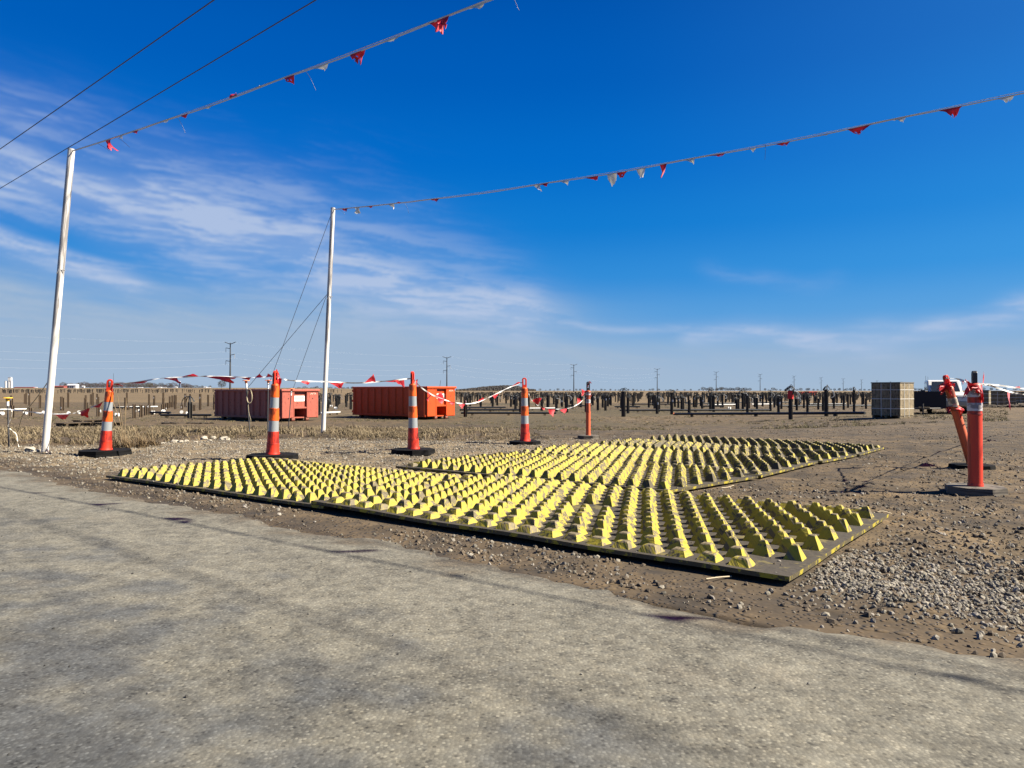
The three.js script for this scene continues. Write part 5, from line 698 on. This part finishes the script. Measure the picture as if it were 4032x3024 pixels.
{ // the wooded rise
  const f0 = 2300, a = at(1795, 1536, f0), b = at(2110, 1536, f0), cx = (a[0] + b[0]) / 2, W = (b[0] - a[0]), r = rng(44), base = land(cx, f0);
  const hill = new THREE.BufferGeometry(), p = [], idx = [], nx = 40, nz = 10; const hh = (u, v) => 13.5 * smooth(0, 0.6, u) ** 0.7 * smooth(1, 0.7, u) * Math.sin(Math.PI * v) + (noise(u * 9, v * 4) - 0.5) * 1.2;
  for (let i = 0; i <= nx; i++) for (let j = 0; j <= nz; j++) p.push(cx + (i / nx - 0.5) * W, base - 1 + Math.max(0, hh(i / nx, j / nz)), -(f0 + (j / nz) * 180)); for (let i = 0; i < nx; i++) for (let j = 0; j < nz; j++) { const q = i * (nz + 1) + j, s = q + nz + 1; idx.push(q, s, q + 1, q + 1, s, s + 1); }
  hill.setAttribute('position', new THREE.Float32BufferAttribute(p, 3)); hill.setIndex(idx); hill.computeVertexNormals(); structure('wooded_hill', hill, std({ color: rgb(0.03, 0.027, 0.024), roughness: 1 }));
  const tw = rock(77, 1), m = new THREE.InstancedMesh(tw, std({ color: rgb(0.034, 0.031, 0.029), roughness: 1 }), 900); for (let i = 0; i < 900; i++) { const u = r(), v = r() * 0.6, s = 1.6 + 2.0 * r(); m.setMatrixAt(i, new THREE.Matrix4().compose(W3(cx + (u - 0.5) * W, base - 1 + Math.max(0, hh(u, v)) + s * 0.9, f0 + v * 180), new THREE.Quaternion().setFromAxisAngle(new THREE.Vector3(0, 1, 0), r() * 6), new THREE.Vector3(s * 1.2, s * 1.3, s))); } m.name = 'distant_wood'; m.castShadow = m.receiveShadow = true; scene.add(m); tag(m, 'dark distant wood covering the low rise on the horizon', 'wood', null, 'stuff');
}
{
  const white = std({ color: rgb(0.60, 0.60, 0.58), roughness: 0.7 }), roof = std({ color: rgb(0.55, 0.56, 0.58), roughness: 0.6 }), redRoof = std({ color: rgb(0.24, 0.055, 0.045), roughness: 0.8 }), blue = std({ color: rgb(0.03, 0.065, 0.14), roughness: 0.5 }), dk = std({ color: rgb(0.05, 0.05, 0.05), roughness: 0.8 });
  const base = (px, f) => { const p = at(px, 1530, f); return [p[0], land(p[0], f), f]; };
  { const f = 900, t = thing('grain_elevator', base(32, f), 0.1, 'white concrete grain elevator with round bins and headhouse at the horizon', 'grain elevator'), s = mpp(f); const bin = (px, w, h, n) => { const x = (px - 32) * s; part(n, cyl(w / 2 * s, w / 2 * s, h * s + 6, x, -6 + 0, 0, 20), white, t); }; bin(24.5, 9.5, 30, 'bin'); bin(36, 8.5, 30, 'bin_001'); bin(44, 8.5, 29, 'bin_002'); part('headhouse', box(11 * s, 13 * s, 9 * s, (39 - 32) * s, 30 * s + 6.5 * s, 0), white, t); part('headhouse_roof', box(12 * s, 1 * s, 10 * s, (39 - 32) * s, 43.6 * s, 0), roof, t); part('tall_bin', cyl(4 * s, 4 * s, 34 * s, 7 * s, 0, -3 * s, 16), white, t); part('leg_shaft', bar([11 * s, 0, 3 * s], [11 * s, 46 * s, 3 * s], 0.5 * s, 6), roof, t); }
  const shed = (px0, px1, hPx, f, label, mat, rmat, o = {}) => { const p = base((px0 + px1) / 2, f), s = mpp(f), w = (px1 - px0) * s, h = hPx * s, t = thing(o.name || 'farm_shed', p, o.turn || 0, label, o.cat || 'shed', o.group), d = o.d || w * 0.6; part('wall', box(w, h * 0.72 + 1, d, 0, h * 0.36 - 0.5, 0), mat, t); const sh = new THREE.Shape([[-d / 2 - 0.3, 0], [0, h * 0.30], [d / 2 + 0.3, 0]].map(([a, b]) => new THREE.Vector2(a, b))); const rg = new THREE.ExtrudeGeometry(sh, { depth: w + 0.4, bevelEnabled: false }); rg.rotateY(Math.PI / 2); rg.translate(-w / 2 - 0.2, h * 0.72, 0); part('roof', rg, rmat, t); (o.doors || []).forEach(([a, b], i) => part(i ? `door_${String(i).padStart(3, '0')}` : 'door', box((b - a) * w, h * 0.55, 0.1, (a + b - 1) / 2 * w, h * 0.28, d / 2 + 0.06), dk, t)); return t; };
  shed(271, 305, 16, 560, 'long white farm shed with dark doors left of the banded cone', white, roof, { doors: [[0.02, 0.18], [0.36, 0.44], [0.58, 0.66]] });
  shed(324, 333, 8, 620, 'tiny white hut right of the long white farm shed', white, roof);
  shed(205, 262, 8, 640, 'low dark red barn beside the taller white pole', redRoof, redRoof); shed(64, 140, 5, 800, 'long low dark barn between grain elevator and pole', redRoof, redRoof, { d: 8 }); shed(0, 7, 4, 800, 'small white house at the foot of the grain elevator', white, roof); shed(138, 146, 4, 790, 'tiny pale house at the end of the low dark barn', white, roof);
  shed(620, 636, 5, 820, 'low white farmhouse under the bare trees', white, roof); shed(638, 655, 4, 830, 'low white trailer home under the bare trees', white, roof); shed(690, 698, 6, 820, 'little white gable house just left of the blue silo', white, roof); shed(804, 814, 6, 840, 'white gable shed right of the farm trees', white, roof); shed(815, 829, 4, 845, 'long low white shed right of the farm trees', white, roof); shed(545, 562, 4, 830, 'pale low shed left of the farmhouses', white, roof);
  { const f = 850, p = base(709, f), s = mpp(f), t = thing('blue_silo', p, 0, 'dark blue harvest silo rising above the farm trees', 'silo'); part('shell', cyl(3.2 * s, 3.2 * s, 27 * s + 2, 0, -2, 0, 20), blue, t); part('dome', new THREE.SphereGeometry(3.2 * s, 16, 8, 0, 6.3, 0, 1.57).scale(1, 0.4, 1).translate(0, 27 * s, 0), roof, t); part('ladder', bar([2.9 * s, 0, 1.6 * s], [2.9 * s, 27 * s, 1.6 * s], 0.35 * s, 5), roof, t); }
  const far = (px0, px1, py0, py1, f, c, c2, label, name = 'storage_container') => { const p = base((px0 + px1) / 2, f), s = mpp(f), w = (px1 - px0) * s, h = (py1 - py0) * s, t = thing(name, p, 0.35, label, 'container', 'containers far out in the field'), m1 = std({ color: rgb(...c), roughness: 0.7 }), m2 = std({ color: rgb(...c2), roughness: 0.7 }); part('shell', box(w * 0.95, h, 2.4, 0, h / 2 + 0.1, 0), m1, t); part('end_wall', box(0.05, h * 0.96, 2.3, w * 0.475 + 0.028, h / 2 + 0.1, 0), m2, t); for (let i = 0; i < 8; i++) part(i ? `rib_${String(i).padStart(3, '0')}` : 'rib', box(0.12, h * 0.9, 0.08, -w * 0.44 + i * w * 0.125, h / 2 + 0.1, 1.24), m1, t); return t; };
  far(2998, 3072, 1541, 1553, 230, [0.11, 0.10, 0.045], [0.45, 0.38, 0.20], 'olive drab container far out beyond the pile field'); far(3133, 3169, 1538, 1552, 240, [0.42, 0.05, 0.035], [0.62, 0.16, 0.11], 'red container with pink end far beyond the red-topped pile'); far(3170, 3212, 1537, 1552, 245, [0.36, 0.045, 0.035], [0.55, 0.12, 0.08], 'darker red container next to the pink-ended one');
  const mast = (px, y0, y1, f, label) => { const b = base(px, f), top = at(px, y0, f); solo('radio_mast', bar(W3(...b).toArray(), W3(top[0], top[1], f).toArray(), f * 0.00018, 6), pylonMat, label, 'mast', 'thin masts'); }; mast(447, 1470, 1530, 700, 'hair-thin mast above the cone at the taller pole'); mast(3645, 1480, 1538, 120, 'thin whip mast behind the white pickup');
  // a low dirt berm behind the crates at the right, and clods left of the dumpsters
  const dirt = std({ color: rgb(0.035, 0.026, 0.018), roughness: 1 }); const heap = (x0, x1, py, hPx, label, seed) => { const a = onGround(x0, py), b = onGround(x1, py), r = rng(seed), l = [], n = Math.max(6, Math.round((x1 - x0) / 6)); for (let i = 0; i < n; i++) { const t = i / (n - 1), s = hPx * mpp(a[2]) * (0.35 + 0.5 * r()), g = rock(seed * 10 + i, 1); g.scale(s * 1.6, s, s * 1.4); g.translate(lerp(a[0], b[0], t), land(lerp(a[0], b[0], t), lerp(a[2], b[2], t)) + s * 0.3, -lerp(a[2], b[2], t) - (r() - 0.5) * 0.6); l.push(g); } solo('dirt_berm', merge(l), dirt, label, 'dirt berm', 'heaps of turned soil', 'stuff'); };
  heap(3865, 4060, 1604, 16, 'low berm of dark clods before the crate row', 7); heap(640, 700, 1668, 12, 'clump of turned dark soil left of the faded dumpster', 8); heap(730, 830, 1668, 8, 'low strip of turned soil at the corner of the faded dumpster', 9);
  // sticks and straw on the dirt
  const stick = std({ color: rgb(0.36, 0.30, 0.20), roughness: 0.9 }); [[3440, 2030, 3510, 2027], [2780, 2285, 2880, 2268], [2840, 1928, 2890, 1918], [2465, 1653, 2500, 1651], [2760, 1715, 2790, 1714]].forEach(([a, b, c, d]) => { const p = onGround(a, b), q = onGround(c, d); solo('dry_stick', tube([W3(p[0], groundAt(p[0], p[2]) + 0.012, p[2]), W3((p[0] + q[0]) / 2, groundAt((p[0] + q[0]) / 2, (p[2] + q[2]) / 2) + 0.018, (p[2] + q[2]) / 2), W3(q[0], groundAt(q[0], q[2]) + 0.010, q[2])], 0.004, 10, 5), stick, 'pale dry stick lying on bare dirt near the mats', 'stick', 'dry sticks on the dirt'); });
}

renderer.render(scene, camera);
